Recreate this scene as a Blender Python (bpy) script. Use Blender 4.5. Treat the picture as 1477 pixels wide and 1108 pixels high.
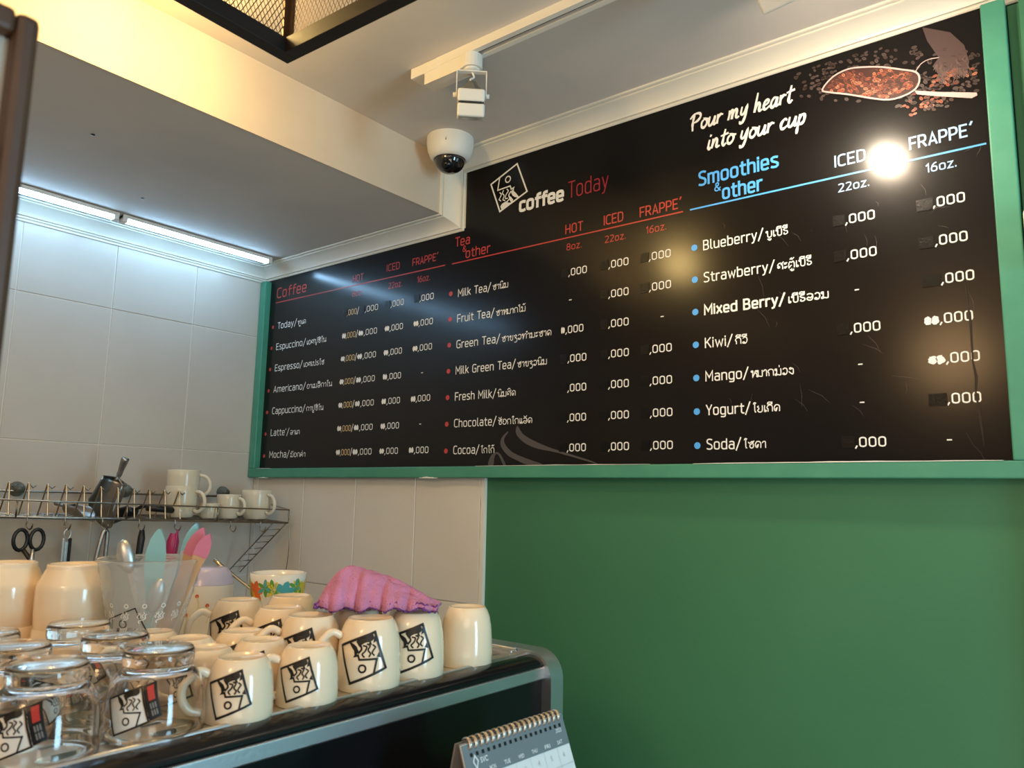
import bpy, math, random
from mathutils import Vector, Matrix
random.seed(7)
PI = math.pi
for o in list(bpy.data.objects):
    bpy.data.objects.remove(o)
SC = bpy.context.scene
COL = SC.collection

# ------------------------------------------------------------------ camera, world, lights, exposure
cam_d = bpy.data.cameras.new('camera')
cam = bpy.data.objects.new('camera', cam_d); COL.objects.link(cam)
pitch, yaw, roll = math.radians(8.224), math.radians(-38.24), math.radians(1.108)
cy, sy, cp, sp = math.cos(yaw), math.sin(yaw), math.cos(pitch), math.sin(pitch)
fw = Vector((sy*cp, cy*cp, sp)); rt = Vector((cy, -sy, 0)); up = rt.cross(fw)
r_ = rt*math.cos(roll)+up*math.sin(roll); u_ = -rt*math.sin(roll)+up*math.cos(roll)
M = Matrix(((r_.x, u_.x, -fw.x), (r_.y, u_.y, -fw.y), (r_.z, u_.z, -fw.z))).to_4x4()
M.translation = Vector((0, -1.53, 1.6))
cam.matrix_world = M
cam_d.sensor_width = 36; cam_d.lens = 1112/1477*36
cam_d.clip_start = 0.02
cam_d.dof.use_dof = True; cam_d.dof.focus_distance = 1.9; cam_d.dof.aperture_fstop = 9
SC.camera = cam
SC.view_settings.view_transform = 'Standard'; SC.view_settings.look = 'None'
SC.view_settings.gamma = 1; SC.view_settings.exposure = 0.0
SC.view_settings.use_curve_mapping = False

w = bpy.data.worlds.new('world'); SC.world = w; w.use_nodes = True
w.node_tree.nodes['Background'].inputs[0].default_value = (0.62, 0.55, 0.48, 1)
w.node_tree.nodes['Background'].inputs[1].default_value = 0.38

def light(name, kind, loc, energy, col, **k):
    d = bpy.data.lights.new(name, kind); d.energy = energy; d.color = col
    aim = k.pop('aim', None)
    for a, b in k.items(): setattr(d, a, b)
    o = bpy.data.objects.new(name, d); COL.objects.link(o); o.location = loc
    if aim: o.rotation_euler = (Vector(aim)-Vector(loc)).to_track_quat('-Z', 'Y').to_euler()
    return o
light('warm_lamp_light', 'POINT', (-1.20, -0.97, 2.44), 8, (1.0, 0.68, 0.25), shadow_soft_size=0.055)
light('cafe_ceiling_light', 'AREA', (0.7, -2.6, 2.5), 30, (1.0, 0.80, 0.58), size=1.6, aim=(-0.6, -0.6, 1.2))
light('window_light', 'AREA', (1.8, -0.75, 1.55), 38, (0.42, 0.78, 1.0), shape='RECTANGLE', size=0.5, size_y=1.3, aim=(-0.8, -0.8, 1.4))
light('cafe_pendant_light', 'POINT', (-0.55, -2.35, 2.25), 20, (1.0, 0.60, 0.27), shadow_soft_size=0.14)
light('ceiling_fill_light', 'AREA', (0.5, -2.2, 0.5), 24, (1.0, 0.84, 0.67), size=1.6, aim=(-0.5, -1.2, 2.5))  # unseen fill added below to brighten the ceiling, in place of floor bounce
light('track_spot_light', 'SPOT', (-0.380, -0.335, 2.39), 7, (1.0, 0.86, 0.66), shadow_soft_size=0.02, spot_size=2.3, spot_blend=0.9, aim=(-0.30, 0, 2.1))

# ------------------------------------------------------------------ materials
MATS = {}
def mat(name, col, rough=0.5, metal=0.0, trans=0.0, ior=1.45, bump=None, emit=None, coat=0.0, var=None, spec=0.5, alpha=1.0, sss=0):
    if name in MATS: return MATS[name]
    m = bpy.data.materials.new(name); m.use_nodes = True
    nt = m.node_tree; b = nt.nodes['Principled BSDF']
    b.inputs['Base Color'].default_value = (*col, 1)
    b.inputs['Roughness'].default_value = rough
    b.inputs['Metallic'].default_value = metal
    b.inputs['Transmission Weight'].default_value = trans
    b.inputs['IOR'].default_value = ior
    b.inputs['Coat Weight'].default_value = coat; b.inputs['Coat Roughness'].default_value = 0.18 if name == 'black_print_panel' else 0.03
    b.inputs['Specular IOR Level'].default_value = spec
    b.inputs['Alpha'].default_value = alpha
    if emit:
        b.inputs['Emission Color'].default_value = (*emit[:3], 1); b.inputs['Emission Strength'].default_value = emit[3]
    tc = nt.nodes.new('ShaderNodeTexCoord')
    if bump:
        n = nt.nodes.new('ShaderNodeTexNoise'); n.inputs['Scale'].default_value = bump[0]; n.inputs['Detail'].default_value = 4
        bp = nt.nodes.new('ShaderNodeBump'); bp.inputs['Strength'].default_value = bump[1]; bp.inputs['Distance'].default_value = bump[2] if len(bump) > 2 else 0.002
        nt.links.new(tc.outputs['Object'], n.inputs['Vector']); nt.links.new(n.outputs['Fac'], bp.inputs['Height']); nt.links.new(bp.outputs['Normal'], b.inputs['Normal'])
    if var:                                   # (scale, colour2, low, high)
        n = nt.nodes.new('ShaderNodeTexNoise'); n.inputs['Scale'].default_value = var[0]; n.inputs['Detail'].default_value = 5
        r = nt.nodes.new('ShaderNodeValToRGB'); r.color_ramp.elements[0].position = var[2]; r.color_ramp.elements[1].position = var[3]
        r.color_ramp.elements[0].color = (*col, 1); r.color_ramp.elements[1].color = (*var[1], 1)
        nt.links.new(tc.outputs['Object'], n.inputs['Vector']); nt.links.new(n.outputs['Fac'], r.inputs['Fac']); nt.links.new(r.outputs['Color'], b.inputs['Base Color'])
    MATS[name] = m
    return m
WHITE_PAINT = mat('white_ceiling_paint', (0.66, 0.60, 0.54), 0.75, bump=(60, 0.12), var=(2.5, (0.56, 0.52, 0.48), 0.45, 0.75))
BEAM_PAINT = mat('cream_beam_paint', (0.68, 0.56, 0.43), 0.7, bump=(25, 0.25), var=(4, (0.62, 0.50, 0.37), 0.4, 0.8))
CROWN = mat('cream_gloss_moulding', (0.74, 0.70, 0.60), 0.35, bump=(30, 0.1))
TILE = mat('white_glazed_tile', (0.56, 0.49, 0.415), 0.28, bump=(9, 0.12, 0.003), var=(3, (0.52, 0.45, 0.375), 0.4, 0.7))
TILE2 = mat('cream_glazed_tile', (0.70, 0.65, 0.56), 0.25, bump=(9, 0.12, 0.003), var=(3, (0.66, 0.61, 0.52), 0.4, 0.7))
GROUTL = mat('pale_grout', (0.70, 0.66, 0.59), 0.9, bump=(200, 0.3))
GROUT = mat('grey_grout', (0.46, 0.42, 0.37), 0.9, bump=(200, 0.3))
GREEN = mat('green_wall_paint', (0.040, 0.165, 0.078), 0.55, bump=(70, 0.15), var=(3, (0.046, 0.180, 0.088), 0.35, 0.75))
FRAMEG = mat('green_frame_paint', (0.055, 0.25, 0.16), 0.45, bump=(40, 0.25), var=(14, (0.075, 0.29, 0.18), 0.4, 0.8))
FLOORM = mat('brown_floor', (0.16, 0.11, 0.08), 0.5, bump=(30, 0.1))
PANEL = mat('black_print_panel', (0.003, 0.0025, 0.0025), 0.42, coat=1.0, var=(2.2, (0.008, 0.0055, 0.0045), 0.35, 0.75), spec=0.06)
PANEL.node_tree.nodes['Principled BSDF'].inputs['Coat IOR'].default_value = 1.32
def ink(name, c): return mat(name, c, 0.4)
WHITE_INK = ink('white_print', (0.80, 0.79, 0.75)); RED_INK = ink('red_print', (0.48, 0.045, 0.035)); DARKRED_INK = ink('dark_red_print', (0.33, 0.012, 0.03))
ORANGE_INK = ink('tan_print', (0.60, 0.42, 0.20)); BLUE_INK = ink('blue_print', (0.08, 0.38, 0.85)); PALEBLUE_INK = ink('pale_blue_print', (0.30, 0.50, 0.85))
GREY_INK = ink('grey_swirl_print', (0.075, 0.064, 0.062)); BLACK_INK = ink('black_print', (0.006, 0.006, 0.006))
STICK = mat('black_sticker', (0.004, 0.004, 0.004), 0.3, spec=0.25, bump=(300, 0.5, 0.001))
CERAMIC = mat('cream_glazed_ceramic', (0.88, 0.72, 0.52), 0.14, coat=0.3)
CERAMIC2 = mat('white_glazed_ceramic', (0.80, 0.77, 0.70), 0.16)
GLASS = mat('clear_glass', (1, 1, 1), 0.0, trans=1.0, ior=1.45)
PLASTIC = mat('clear_plastic', (0.92, 0.92, 0.90), 0.10, trans=0.86, ior=1.10, spec=0.6)
STEEL = mat('brushed_steel', (0.62, 0.66, 0.70), 0.40, metal=1.0, bump=(120, 0.1))
CHROME = mat('wire_chrome', (0.34, 0.30, 0.25), 0.3, metal=1.0)
ALU = mat('cast_aluminium', (0.36, 0.35, 0.33), 0.38, metal=1.0, bump=(60, 0.3))
BLACKM = mat('black_gloss_metal', (0.004, 0.005, 0.007), 0.2, spec=0.5)
BLACKP = mat('black_plastic', (0.012, 0.012, 0.013), 0.35)
BLACKPAINT = mat('black_lamp_metal', (0.016, 0.012, 0.011), 0.45, metal=0.2)
RUSTM = mat('bronze_mesh_wire', (0.14, 0.075, 0.035), 0.5, metal=0.6)
RACKC = mat('ivory_ceramic', (0.66, 0.59, 0.45), 0.2)
WPLASTIC = mat('white_plastic', (0.78, 0.75, 0.68), 0.4)
WOODB = mat('brown_stained_wood', (0.060, 0.028, 0.014), 0.5, bump=(40, 0.3), var=(8, (0.045, 0.020, 0.010), 0.35, 0.7))

# ------------------------------------------------------------------ mesh helpers
class MB:
    def __init__(s): s.v = []; s.f = []; s.m = []; s.mats = []; s.smooth = []
    def mi(s, m):
        if m not in s.mats: s.mats.append(m)
        return s.mats.index(m)
    def add(s, vs, fs, m, smooth=False):
        k = len(s.v); s.v += [tuple(p) for p in vs]; i = s.mi(m)
        for f in fs: s.f.append([a+k for a in f]); s.m.append(i); s.smooth.append(smooth)
    def box(s, a, b, m, mtx=None):
        x0, y0, z0 = a; x1, y1, z1 = b
        vs = [Vector((x, y, z)) for z in (z0, z1) for y in (y0, y1) for x in (x0, x1)]
        if mtx: vs = [mtx @ v for v in vs]
        s.add(vs, [(0, 2, 3, 1), (4, 5, 7, 6), (0, 1, 5, 4), (2, 6, 7, 3), (0, 4, 6, 2), (1, 3, 7, 5)], m)
    def prism(s, pts, ax, a, b, m, smooth=False):
        """extrude a 2D outline along axis ax from a to b (outline in the two other axes, in order)"""
        def P(p, t):
            return {0: (t, p[0], p[1]), 1: (p[0], t, p[1]), 2: (p[0], p[1], t)}[ax]
        n = len(pts); vs = [P(p, a) for p in pts]+[P(p, b) for p in pts]
        s.add(vs, [list(range(n))[::-1], list(range(n, 2*n))], m)
        s.add(vs, [(i, (i+1) % n, n+(i+1) % n, n+i) for i in range(n)], m, smooth)
    def tube(s, pts, r, m, n=8, closed=False):
        pts = [Vector(p) for p in pts]; N = len(pts)
        rs = r if isinstance(r, (list, tuple)) else [r]*N
        vs = []; prev = None
        for i, p in enumerate(pts):
            if closed: t = (pts[(i+1) % N]-pts[i-1])
            else: t = pts[min(i+1, N-1)]-pts[max(i-1, 0)]
            if t.length < 1e-9: t = Vector((0, 0, 1))
            t.normalize()
            if prev is None:
                a = Vector((0, 0, 1)) if abs(t.z) < 0.9 else Vector((1, 0, 0))
                u = t.cross(a).normalized()
            else:
                u = (prev-t*prev.dot(t))
                u = u.normalized() if u.length > 1e-6 else t.orthogonal().normalized()
            prev = u; v = t.cross(u)
            for k in range(n):
                an = 2*PI*k/n; vs.append(p+(u*math.cos(an)+v*math.sin(an))*rs[i])
        fs = []
        for i in range(N if closed else N-1):
            j = (i+1) % N
            for k in range(n): fs.append((i*n+k, i*n+(k+1) % n, j*n+(k+1) % n, j*n+k))
        if not closed: fs += [list(range(n))[::-1], [(N-1)*n+k for k in range(n)]]
        s.add(vs, fs, m, True)
    def lathe(s, prof, m, n=48, c=(0, 0, 0), smooth=True, rf=None):
        vs = []
        for r, z in prof:
            for k in range(n):
                a = 2*PI*k/n; q = r*(rf(a, z) if rf else 1)
                vs.append((c[0]+q*math.cos(a), c[1]+q*math.sin(a), c[2]+z))
        fs = []
        for i in range(len(prof)-1):
            for k in range(n): fs.append((i*n+k, i*n+(k+1) % n, (i+1)*n+(k+1) % n, (i+1)*n+k))
        s.add(vs, fs, m, smooth)
    def build(s, name, parent=None, sharp=None):
        me = bpy.data.meshes.new(name); me.from_pydata(s.v, [], s.f)
        for m in s.mats: me.materials.append(m)
        me.polygons.foreach_set('material_index', s.m); me.polygons.foreach_set('use_smooth', s.smooth)
        me.validate(); me.update()
        if sharp: me.set_sharp_from_angle(angle=math.radians(sharp))
        o = bpy.data.objects.new(name, me); COL.objects.link(o)
        if parent: o.parent = parent
        return o
def bevel(o, w=0.002, seg=2):
    b = o.modifiers.new('bevel', 'BEVEL'); b.width = w; b.segments = seg; b.limit_method = 'ANGLE'; return o
def tag(o, label=None, cat=None, group=None, kind=None):
    if label: o['label'] = label
    if cat: o['category'] = cat
    if group: o['group'] = group
    if kind: o['kind'] = kind
    return o
def empty(name, loc=(0, 0, 0), rz=0, label=None, cat=None, group=None):
    o = bpy.data.objects.new(name, None); COL.objects.link(o); o.location = loc; o.rotation_euler = (0, 0, rz); o.empty_display_size = 0.02
    return tag(o, label, cat, group)
def kids(o): return [c for c in COL.objects if c.parent == o]
def copy_tree(o, loc, rz, label, parent=None):
    c = o.copy(); COL.objects.link(c); c.parent = parent
    if parent is None: c.location = loc; c.rotation_euler = (0, 0, rz); c['label'] = label
    for ch in [k for k in TREE.get(o.name, [])]:
        d = ch.copy(); COL.objects.link(d); d.parent = c
    return c
TREE = {}
def smooth_line(pts, k=4, closed=False):
    P = [Vector(p) for p in pts]; n = len(P)
    if n < 3: return P
    out = []
    for i in range(n if closed else n-1):
        p1, p2 = P[i], P[(i+1) % n]
        p0 = P[i-1] if (i > 0 or closed) else p1*2-p2
        p3 = P[(i+2) % n] if (i+2 < n or closed) else p2*2-p1
        for j in range(k):
            t = j/k
            out.append(0.5*((2*p1)+(p2-p0)*t+(2*p0-5*p1+4*p2-p3)*t*t+(3*p1-p0-3*p2+p3)*t**3))
    if not closed: out.append(P[-1])
    return out
# ribbons: flat strokes (drawn as overlapping quads with round joints)
_lift = [0]
def ribbon(mb, pts, wd, mp, m, closed=False, joints=True):
    """one stroke as a continuous mitred strip; every stroke lies a hair above the last"""
    P = []
    W0 = wd if isinstance(wd, (list, tuple)) else [wd]*len(pts)
    W = []
    for p, w_ in zip(pts, list(W0)+[W0[-1]]*len(pts)):
        q = Vector((p[0], p[1]))
        if P and (q-P[-1]).length < 1e-7: continue
        P.append(q); W.append(w_)
    if closed and len(P) > 2 and (P[0]-P[-1]).length < 1e-7: P.pop(); W.pop()
    n = len(P)
    if n < 2: return
    _lift[0] = (_lift[0]+1) % 12; h = _lift[0]*3e-5
    if joints and not closed:          # square caps
        a = (P[0]-P[1]).normalized(); b = (P[-1]-P[-2]).normalized()
        P[0] = P[0]+a*W[0]*.35; P[-1] = P[-1]+b*W[-1]*.35
    vs = []
    for i in range(n):
        d0 = (P[i]-P[i-1]) if (i > 0 or closed) else (P[1]-P[0])
        d1 = (P[(i+1) % n]-P[i]) if (i < n-1 or closed) else d0
        d0 = d0.normalized(); d1 = d1.normalized()
        n0 = Vector((-d0.y, d0.x)); n1 = Vector((-d1.y, d1.x)); t = n0+n1
        if t.length < .3: t = n0
        t.normalize(); k = min(1/max(.35, t.dot(n0)), 2.2)*W[i]/2
        h += 6e-6; vs += [mp(*(P[i]-t*k), h), mp(*(P[i]+t*k), h)]
    fs = [(2*i, 2*((i+1) % n), 2*((i+1) % n)+1, 2*i+1) for i in range(n if closed else n-1)]
    mb.add(vs, fs, m)
def densify(pts, step, closed=False):
    P = [Vector((p[0], p[1])) for p in pts]; out = []
    for i in range(len(P) if closed else len(P)-1):
        a, b = P[i], P[(i+1) % len(P)]; k = max(1, int((b-a).length/step+0.99))
        out += [a+(b-a)*j/k for j in range(k)]
    if not closed: out.append(P[-1])
    return out
_T = {}
def text2d(s, bold=0.0, shear=0.0):
    """letters as flat triangles: verts, faces, width, cap height (cap = 1)"""
    key = (s, bold, shear)
    if key in _T: return _T[key]
    c = bpy.data.curves.new('t', 'FONT'); c.body = s; c.size = 1; c.offset = bold; c.shear = shear; c.resolution_u = 3
    o = bpy.data.objects.new('t', c); COL.objects.link(o)
    dg = bpy.context.evaluated_depsgraph_get()
    me = bpy.data.meshes.new_from_object(o.evaluated_get(dg))
    vs = [(v.co.x, v.co.y) for v in me.vertices]; fs = [tuple(p.vertices) for p in me.polygons]
    bpy.data.objects.remove(o); bpy.data.curves.remove(c); bpy.data.meshes.remove(me)
    if vs:
        x0 = min(v[0] for v in vs); x1 = max(v[0] for v in vs)
    else: x0 = x1 = 0
    _T[key] = ([(x-x0, y) for x, y in vs], fs, x1-x0); return _T[key]
_v, _f, _w = text2d('H'); CAP = max(y for x, y in _v)
def put_text(mb, s, x, z, width, cap, mp, m, bold=0.0, shear=0.0, skew=0.0):
    vs, fs, wd = text2d(s, bold, shear)
    k = cap/CAP; kx = width/wd if width else k
    mb.add([mp(x+a*kx+b*k*skew, z+b*k) for a, b in vs], fs, m)
    return wd*k

# ------------------------------------------------------------------ setting: walls, ceiling, mouldings
XL, ZC, ZS, XB = -2.31, 2.533, 2.365, -1.423       # left wall, ceiling, soffit, beam face
def structure(o): o['kind'] = 'structure'; return o
mb = MB(); mb.box((XL-0.1, 0.012, 0), (2.6, 0.12, 2.7), GREEN); wall_back = structure(mb.build('wall_back'))
mb = MB(); mb.box((XL-0.12, -3.2, 0), (XL-0.0035, 0.12, 2.7), GROUTL); wall_left = structure(mb.build('wall_left'))
mb = MB(); mb.box((XL-0.1, -5, -0.05), (2.6, 0.12, 0), FLOORM); structure(mb.build('floor'))
mb = MB(); mb.box((XB, -5, ZC), (2.6, 0.1, ZC+0.1), WHITE_PAINT); ceil = structure(mb.build('ceiling'))
mb = MB(); mb.box((XL-0.05, -3.2, ZS+0.002), (XB-0.002, 0.1, ZC+0.1), WHITE_PAINT); mb.build('soffit', ceil)
mb = MB(); mb.box((XB-0.003, -3.2, ZS), (XB, 0.1, ZC+0.1), BEAM_PAINT); mb.build('beam_face', ceil)
mb = MB()
for x, y in ((-1.9, -0.95), (-1.72, -0.85), (-1.78, -1.2), (-2.0, -0.6)):
    mb.lathe([(0.0001, -0.0015), (0.004, -0.001), (0.005, 0.0)], BLACKP, 8, (x, y, ZS+0.001))
mb.build('screw_hole', ceil)

def tile(parent, a, b, ax):
    """one glazed tile with eased edges, proud of the grout"""
    mb = MB(); g = 0.0008; t = 0.010; e = 0.0016
    (u0, z0), (u1, z1) = a, b
    u0 += g; u1 -= g; z0 += g; z1 -= g
    ring0 = [(u0, z0), (u1, z0), (u1, z1), (u0, z1)]
    ring1 = [(u0+e, z0+e), (u1-e, z0+e), (u1-e, z1-e), (u0+e, z1-e)]
    d = random.uniform(-0.0005, 0.0005)
    if ax == 'x': P = lambda p, h: (XL-0.012+h+(d if h > 0.009 else 0), p[0], p[1])
    else: P = lambda p, h: (p[0], 0.012-h, p[1])
    vs = [P(p, 0) for p in ring0]+[P(p, t-0.002) for p in ring0]+[P(p, t+0.001) for p in ring1]
    fs = [(8, 9, 10, 11)]+[(i, (i+1) % 4, 4+(i+1) % 4, 4+i) for i in range(4)]+[(4+i, 4+(i+1) % 4, 8+(i+1) % 4, 8+i) for i in range(4)]
    if ax == 'y': pass
    else: fs = [f[::-1] for f in fs]
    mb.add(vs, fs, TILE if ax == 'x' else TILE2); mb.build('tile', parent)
zj = [0.92, 1.323, 1.723, 2.123, 2.35]
yj = [0.0]+[-0.006-0.2545*k for k in range(1, 10)]
for i in range(len(yj)-1):
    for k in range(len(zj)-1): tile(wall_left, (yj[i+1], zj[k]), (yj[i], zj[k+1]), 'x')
xj = [XL, -2.286, -2.036, -1.789, -1.539, -1.303]
for i in range(1, len(xj)-1):
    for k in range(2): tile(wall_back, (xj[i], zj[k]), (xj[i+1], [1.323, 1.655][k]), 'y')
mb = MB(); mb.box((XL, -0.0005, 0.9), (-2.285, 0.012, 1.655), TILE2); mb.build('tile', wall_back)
mb = MB(); mb.box((XL, 0.003, 0.9), (-1.303, 0.0125, 1.66), GROUT); mb.build('grout', wall_back)
# thick green paint edge beside the tiles, ragged
mb = MB(); pts = [(-1.302+0.001*math.sin(k*1.7)+random.uniform(-.001, .001), 0.6+k*0.02) for k in range(54)]
mb.prism(pts+[(-1.29, 1.66), (-1.29, 0.6)], 1, 0.001, 0.013, CROWN); mb.build('paint_edge', wall_back)

# crown moulding profile: a = from the ceiling along the wall, b = out from the wall
PROF = [(0, .062), (.004, .062), (.0055, .059), (.0055, .056), (.0035, .055), (.0035, .0535), (.008, .053), (.0095, .049), (.011, .044), (.016, .034), (.022, .025), (.028, .019), (.033, .0155),
        (.036, .0150), (.036, .0105), (.0335, .0100), (.0335, .0088), (.0405, .0088), (.0425, .0065), (.0425, .0050), (.0405, .0045), (.0405, .0035), (.048, .0035), (.050, 0)]
def sweep(name, fa, fb):
    mb = MB(); n = len(PROF)
    vs = [fa(a, b) for a, b in PROF]+[fb(a, b) for a, b in PROF]
    mb.add(vs, [(i, i+1, n+i+1, n+i) for i in range(n-1)], CROWN, True)
    o = mb.build(name, sharp=28); return structure(o)
sweep('trim_1', lambda a, b: (XB+a, -b, ZC-a), lambda a, b: (2.5, -b, ZC-a))
sweep('trim_2', lambda a, b: (XB+a, -b, ZS-a), lambda a, b: (XB+a, -b, ZC-a))
sweep('trim_3', lambda a, b: (XL+b, -b, ZS-a), lambda a, b: (XB+a, -b, ZS-a))
sweep('trim_4', lambda a, b: (XL+b, -3.1, ZS-a), lambda a, b: (XL+b, -b, ZS-a))

# ------------------------------------------------------------------ menu board
board = empty('menu_board', (0, 0, 1.643), 0, 'large black cafe menu board in a green wooden frame', 'menu')
BZ = 1.643; YF = -0.0045
def bm(mb, name, kind=None):
    o = mb.build(name); o.parent = board; o.location = (0, 0, -BZ)
    if kind: o['kind'] = kind
    return o
# an L-shaped panel: low under the soffit, high on the right
mb = MB(); mb.prism([(-2.30, 1.665), (-0.128, 1.665), (-0.128, 2.50), (XB+0.046, 2.50), (XB+0.046, 2.33), (-2.30, 2.33)], 1, -0.004, 0.011, PANEL); bm(mb, 'panel')
def bar(x0, x1, z0, z1, y0=-0.026):
    mb = MB(); mb.box((x0, y0, z0), (x1, 0.011, z1), FRAMEG); o = bm(mb, 'frame_bar'); bevel(o, 0.0025); return o
bar(-2.309, -0.1, 1.643, 1.6725)
bar(-2.309, -2.276, 1.6725, 2.318)
bar(-0.137, -0.1, 1.6725, 2.485)
# chips of filler along the frame's edges
for x0, x1, z, h in ((-2.26, -2.18, 1.6725, .0015), (-1.5, -1.43, 1.6425, .004), (-2.25, -2.19, 1.642, .003), (-1.30, -0.8, 1.673, .0015), (-0.7, -0.15, 1.673, .002)):
    mb = MB(); n = 14; pts = [(x0+(x1-x0)*k/n, z+h*random.uniform(0.3, 1)*math.sin(PI*(k+.3)/(n+.6))) for k in range(n+1)]
    pts += [(p[0], z-h*0.3) for p in pts[::-1]]
    mb.prism(pts, 1, -0.0268, -0.0255, CERAMIC2); bm(mb, 'paint_chip')

mp = lambda x, z, h=0: (x, YF-h, z)
mp2 = lambda x, z, h=0: (x, YF-0.0004-h, z)
# Lao letters as pen strokes: advance, strokes (unit = letter height)
def C(cx, cy_, r, a0=0, a1=360, n=9): return [(cx+r*math.cos(math.radians(a0+(a1-a0)*k/n)), cy_+r*math.sin(math.radians(a0+(a1-a0)*k/n))) for k in range(n+1)]
LAO = {
 'ເ': (.38, [[(.18, 1), (.15, .25)]+C(.26, .14, .11, 150, -180)]),
 'ແ': (.68, [[(.18, 1), (.15, .25)]+C(.26, .14, .11, 150, -180), [(.48, 1), (.45, .25)]+C(.56, .14, .11, 150, -180)]),
 'ໂ': (.5, [[(.12, 1.2), (.22, 1.45), (.42, 1.4), (.3, 1.2), (.3, .3), (.36, .05), (.46, .08)]]),
 'ໄ': (.5, [[(.36, 1.3), (.2, 1.45), (.08, 1.3), (.2, 1.15), (.3, 1.0), (.28, .2), (.36, .03), (.46, .08)]]),
 'າ': (.55, [[(.08, .72), (.2, .95), (.4, .95), (.46, .75), (.46, 0)]]),
 'ທ': (.95, [C(.2, .85, .12, 0, 360)+[(.28, .5), (.28, 0), (.5, .8), (.68, .97), (.84, .8), (.84, 0)]]),
 'ດ': (.85, [[(.42, .1), (.3, .35), (.46, .5), (.34, .08), (.16, .2), (.1, .55), (.25, .92), (.5, .98), (.74, .8), (.76, .4), (.74, 0)]]),
 'ອ': (.82, [[(.3, .62), (.14, .72), (.2, .92), (.45, 1.0), (.7, .82), (.76, .45), (.62, .08), (.38, .02), (.16, .18), (.12, .45), (.3, .55)]]),
 'ສ': (.85, [C(.24, .38, .12, 0, 360)+[(.12, .7), (.35, .98), (.6, .9), (.72, .5), (.72, 0)], [(.5, .7), (.85, 1.15)]]),
 'ປ': (.88, [C(.2, .88, .11, 0, 360)+[(.3, .6), (.3, .2), (.45, .02), (.68, .05), (.78, .3), (.78, 1.4)]]),
 'ບ': (.88, [C(.2, .88, .11, 0, 360)+[(.3, .6), (.3, .2), (.45, .02), (.68, .05), (.78, .3), (.78, 1.0)]]),
 'ຊ': (.85, [[(.1, .95), (.25, .72), (.45, .92), (.62, .98), (.5, .62), (.32, .5), (.3, .2), (.45, .02), (.68, .1), (.72, .5), (.66, .8), (.82, 1.1)]]),
 'ນ': (.9, [C(.18, .86, .11, 0, 360)+[(.28, .5), (.28, .05), (.6, .2)]+C(.74, .13, .12, 180, -180)+[(.78, .4), (.78, 1.0)]]),
 'ມ': (.9, [C(.18, .86, .11, 0, 360)+[(.28, .5), (.28, .2)]+C(.2, .12, .11, 60, 360)+[(.5, .08), (.78, .08), (.78, 1.0)]]),
 'ຣ': (.75, [[(.62, .98), (.36, .95), (.15, .8), (.3, .6), (.58, .5), (.64, .2), (.4, .02), (.18, .12), (.25, .32)]]),
 'ລ': (.85, [[(.12, .9), (.4, 1.0), (.7, .85), (.74, .4), (.6, .05), (.3, .05), (.12, .3), (.3, .5), (.5, .35), (.7, .6)]]),
 'ກ': (.85, [[(.2, 0), (.2, .45), (.08, .6), (.2, .9), (.48, 1.0), (.7, .85), (.74, .5), (.74, 0)]]),
 'ຄ': (.85, [C(.36, .48, .12, 0, 360)+[(.14, .1), (.12, .55), (.3, .95), (.6, .95), (.74, .6), (.74, 0)]]),
 'ວ': (.72, [[(.12, .8), (.3, .98), (.55, .9), (.64, .5), (.5, .08), (.3, .02)]+C(.22, .16, .11, 0, 320)]),
 'ຂ': (.8, [[(.3, .82), (.12, .72), (.2, .95), (.38, .9), (.3, .5), (.3, .15), (.5, .02), (.68, .2), (.68, 1.0)]]),
 'ຽ': (.75, [[(.1, .95), (.2, .75), (.4, .98), (.6, .8), (.3, .45), (.6, .3), (.66, -.1), (.5, -.4), (.2, -.38)]]),
 'ຍ': (.85, [[(.3, .95), (.14, .8), (.3, .62), (.3, .45), (.14, .3), (.3, .04), (.6, .04), (.74, .3), (.74, 1.0)]]),
 'ຕ': (.85, [[(.46, .4), (.3, .3), (.14, .05), (.1, .5), (.25, .95), (.44, .82), (.62, .97), (.76, .7), (.76, 0)]]),
 'ງ': (.8, [C(.3, .86, .11, 0, 360)+[(.6, .8), (.62, .2), (.5, .02), (.2, .3), (.1, .45)]]),
 'ຫ': (.9, [C(.2, .86, .11, 0, 360)+[(.28, .5), (.28, 0), (.5, .6), (.75, .5), (.8, .2), (.8, 0)], [(.5, .62), (.62, .95), (.82, .9)]]),
 'ະ': (.5, [C(.18, .8, .1, 0, 360)+[(.42, .95)], C(.18, .2, .1, 0, 360)+[(.42, .35)]]),
 'ຳ': (.55, [[(.08, .72), (.2, .95), (.4, .95), (.46, .75), (.46, 0)], C(-.05, 1.3, .1, 0, 360)]),
 'ິ': (0, [[(-.72, 1.15), (-.6, 1.4), (-.3, 1.4), (-.16, 1.15), (-.72, 1.15)]]),
 'ີ': (0, [[(-.72, 1.15), (-.6, 1.4), (-.3, 1.4), (-.16, 1.15), (-.72, 1.15)], [(-.16, 1.15), (-.16, 1.5)]]),
 'ົ': (0, [[(-.7, 1.2), (-.5, 1.45), (-.3, 1.45), (-.2, 1.2)]]),
 'ັ': (0, [[(-.66, 1.4), (-.5, 1.18), (-.3, 1.2), (-.15, 1.45)]]),
 '້': (0, [[(-.6, 1.3), (-.42, 1.5), (-.36, 1.3), (-.1, 1.55)]]),
 '່': (0, [[(-.3, 1.2), (-.3, 1.5)]]),
 'ຸ': (0, [[(-.5, -.2), (-.4, -.35), (-.3, -.2), (-.3, -.5)]]),
 'ູ': (0, [[(-.6, -.2), (-.5, -.35), (-.4, -.2), (-.4, -.45), (-.2, -.4), (-.2, -.2)]]),
}
LAO['ໝ'] = (1.5, [LAO['ຫ'][1][0], LAO['ຫ'][1][1], [(p[0]+.66, p[1]) for p in LAO['ມ'][1][0]]])
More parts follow.
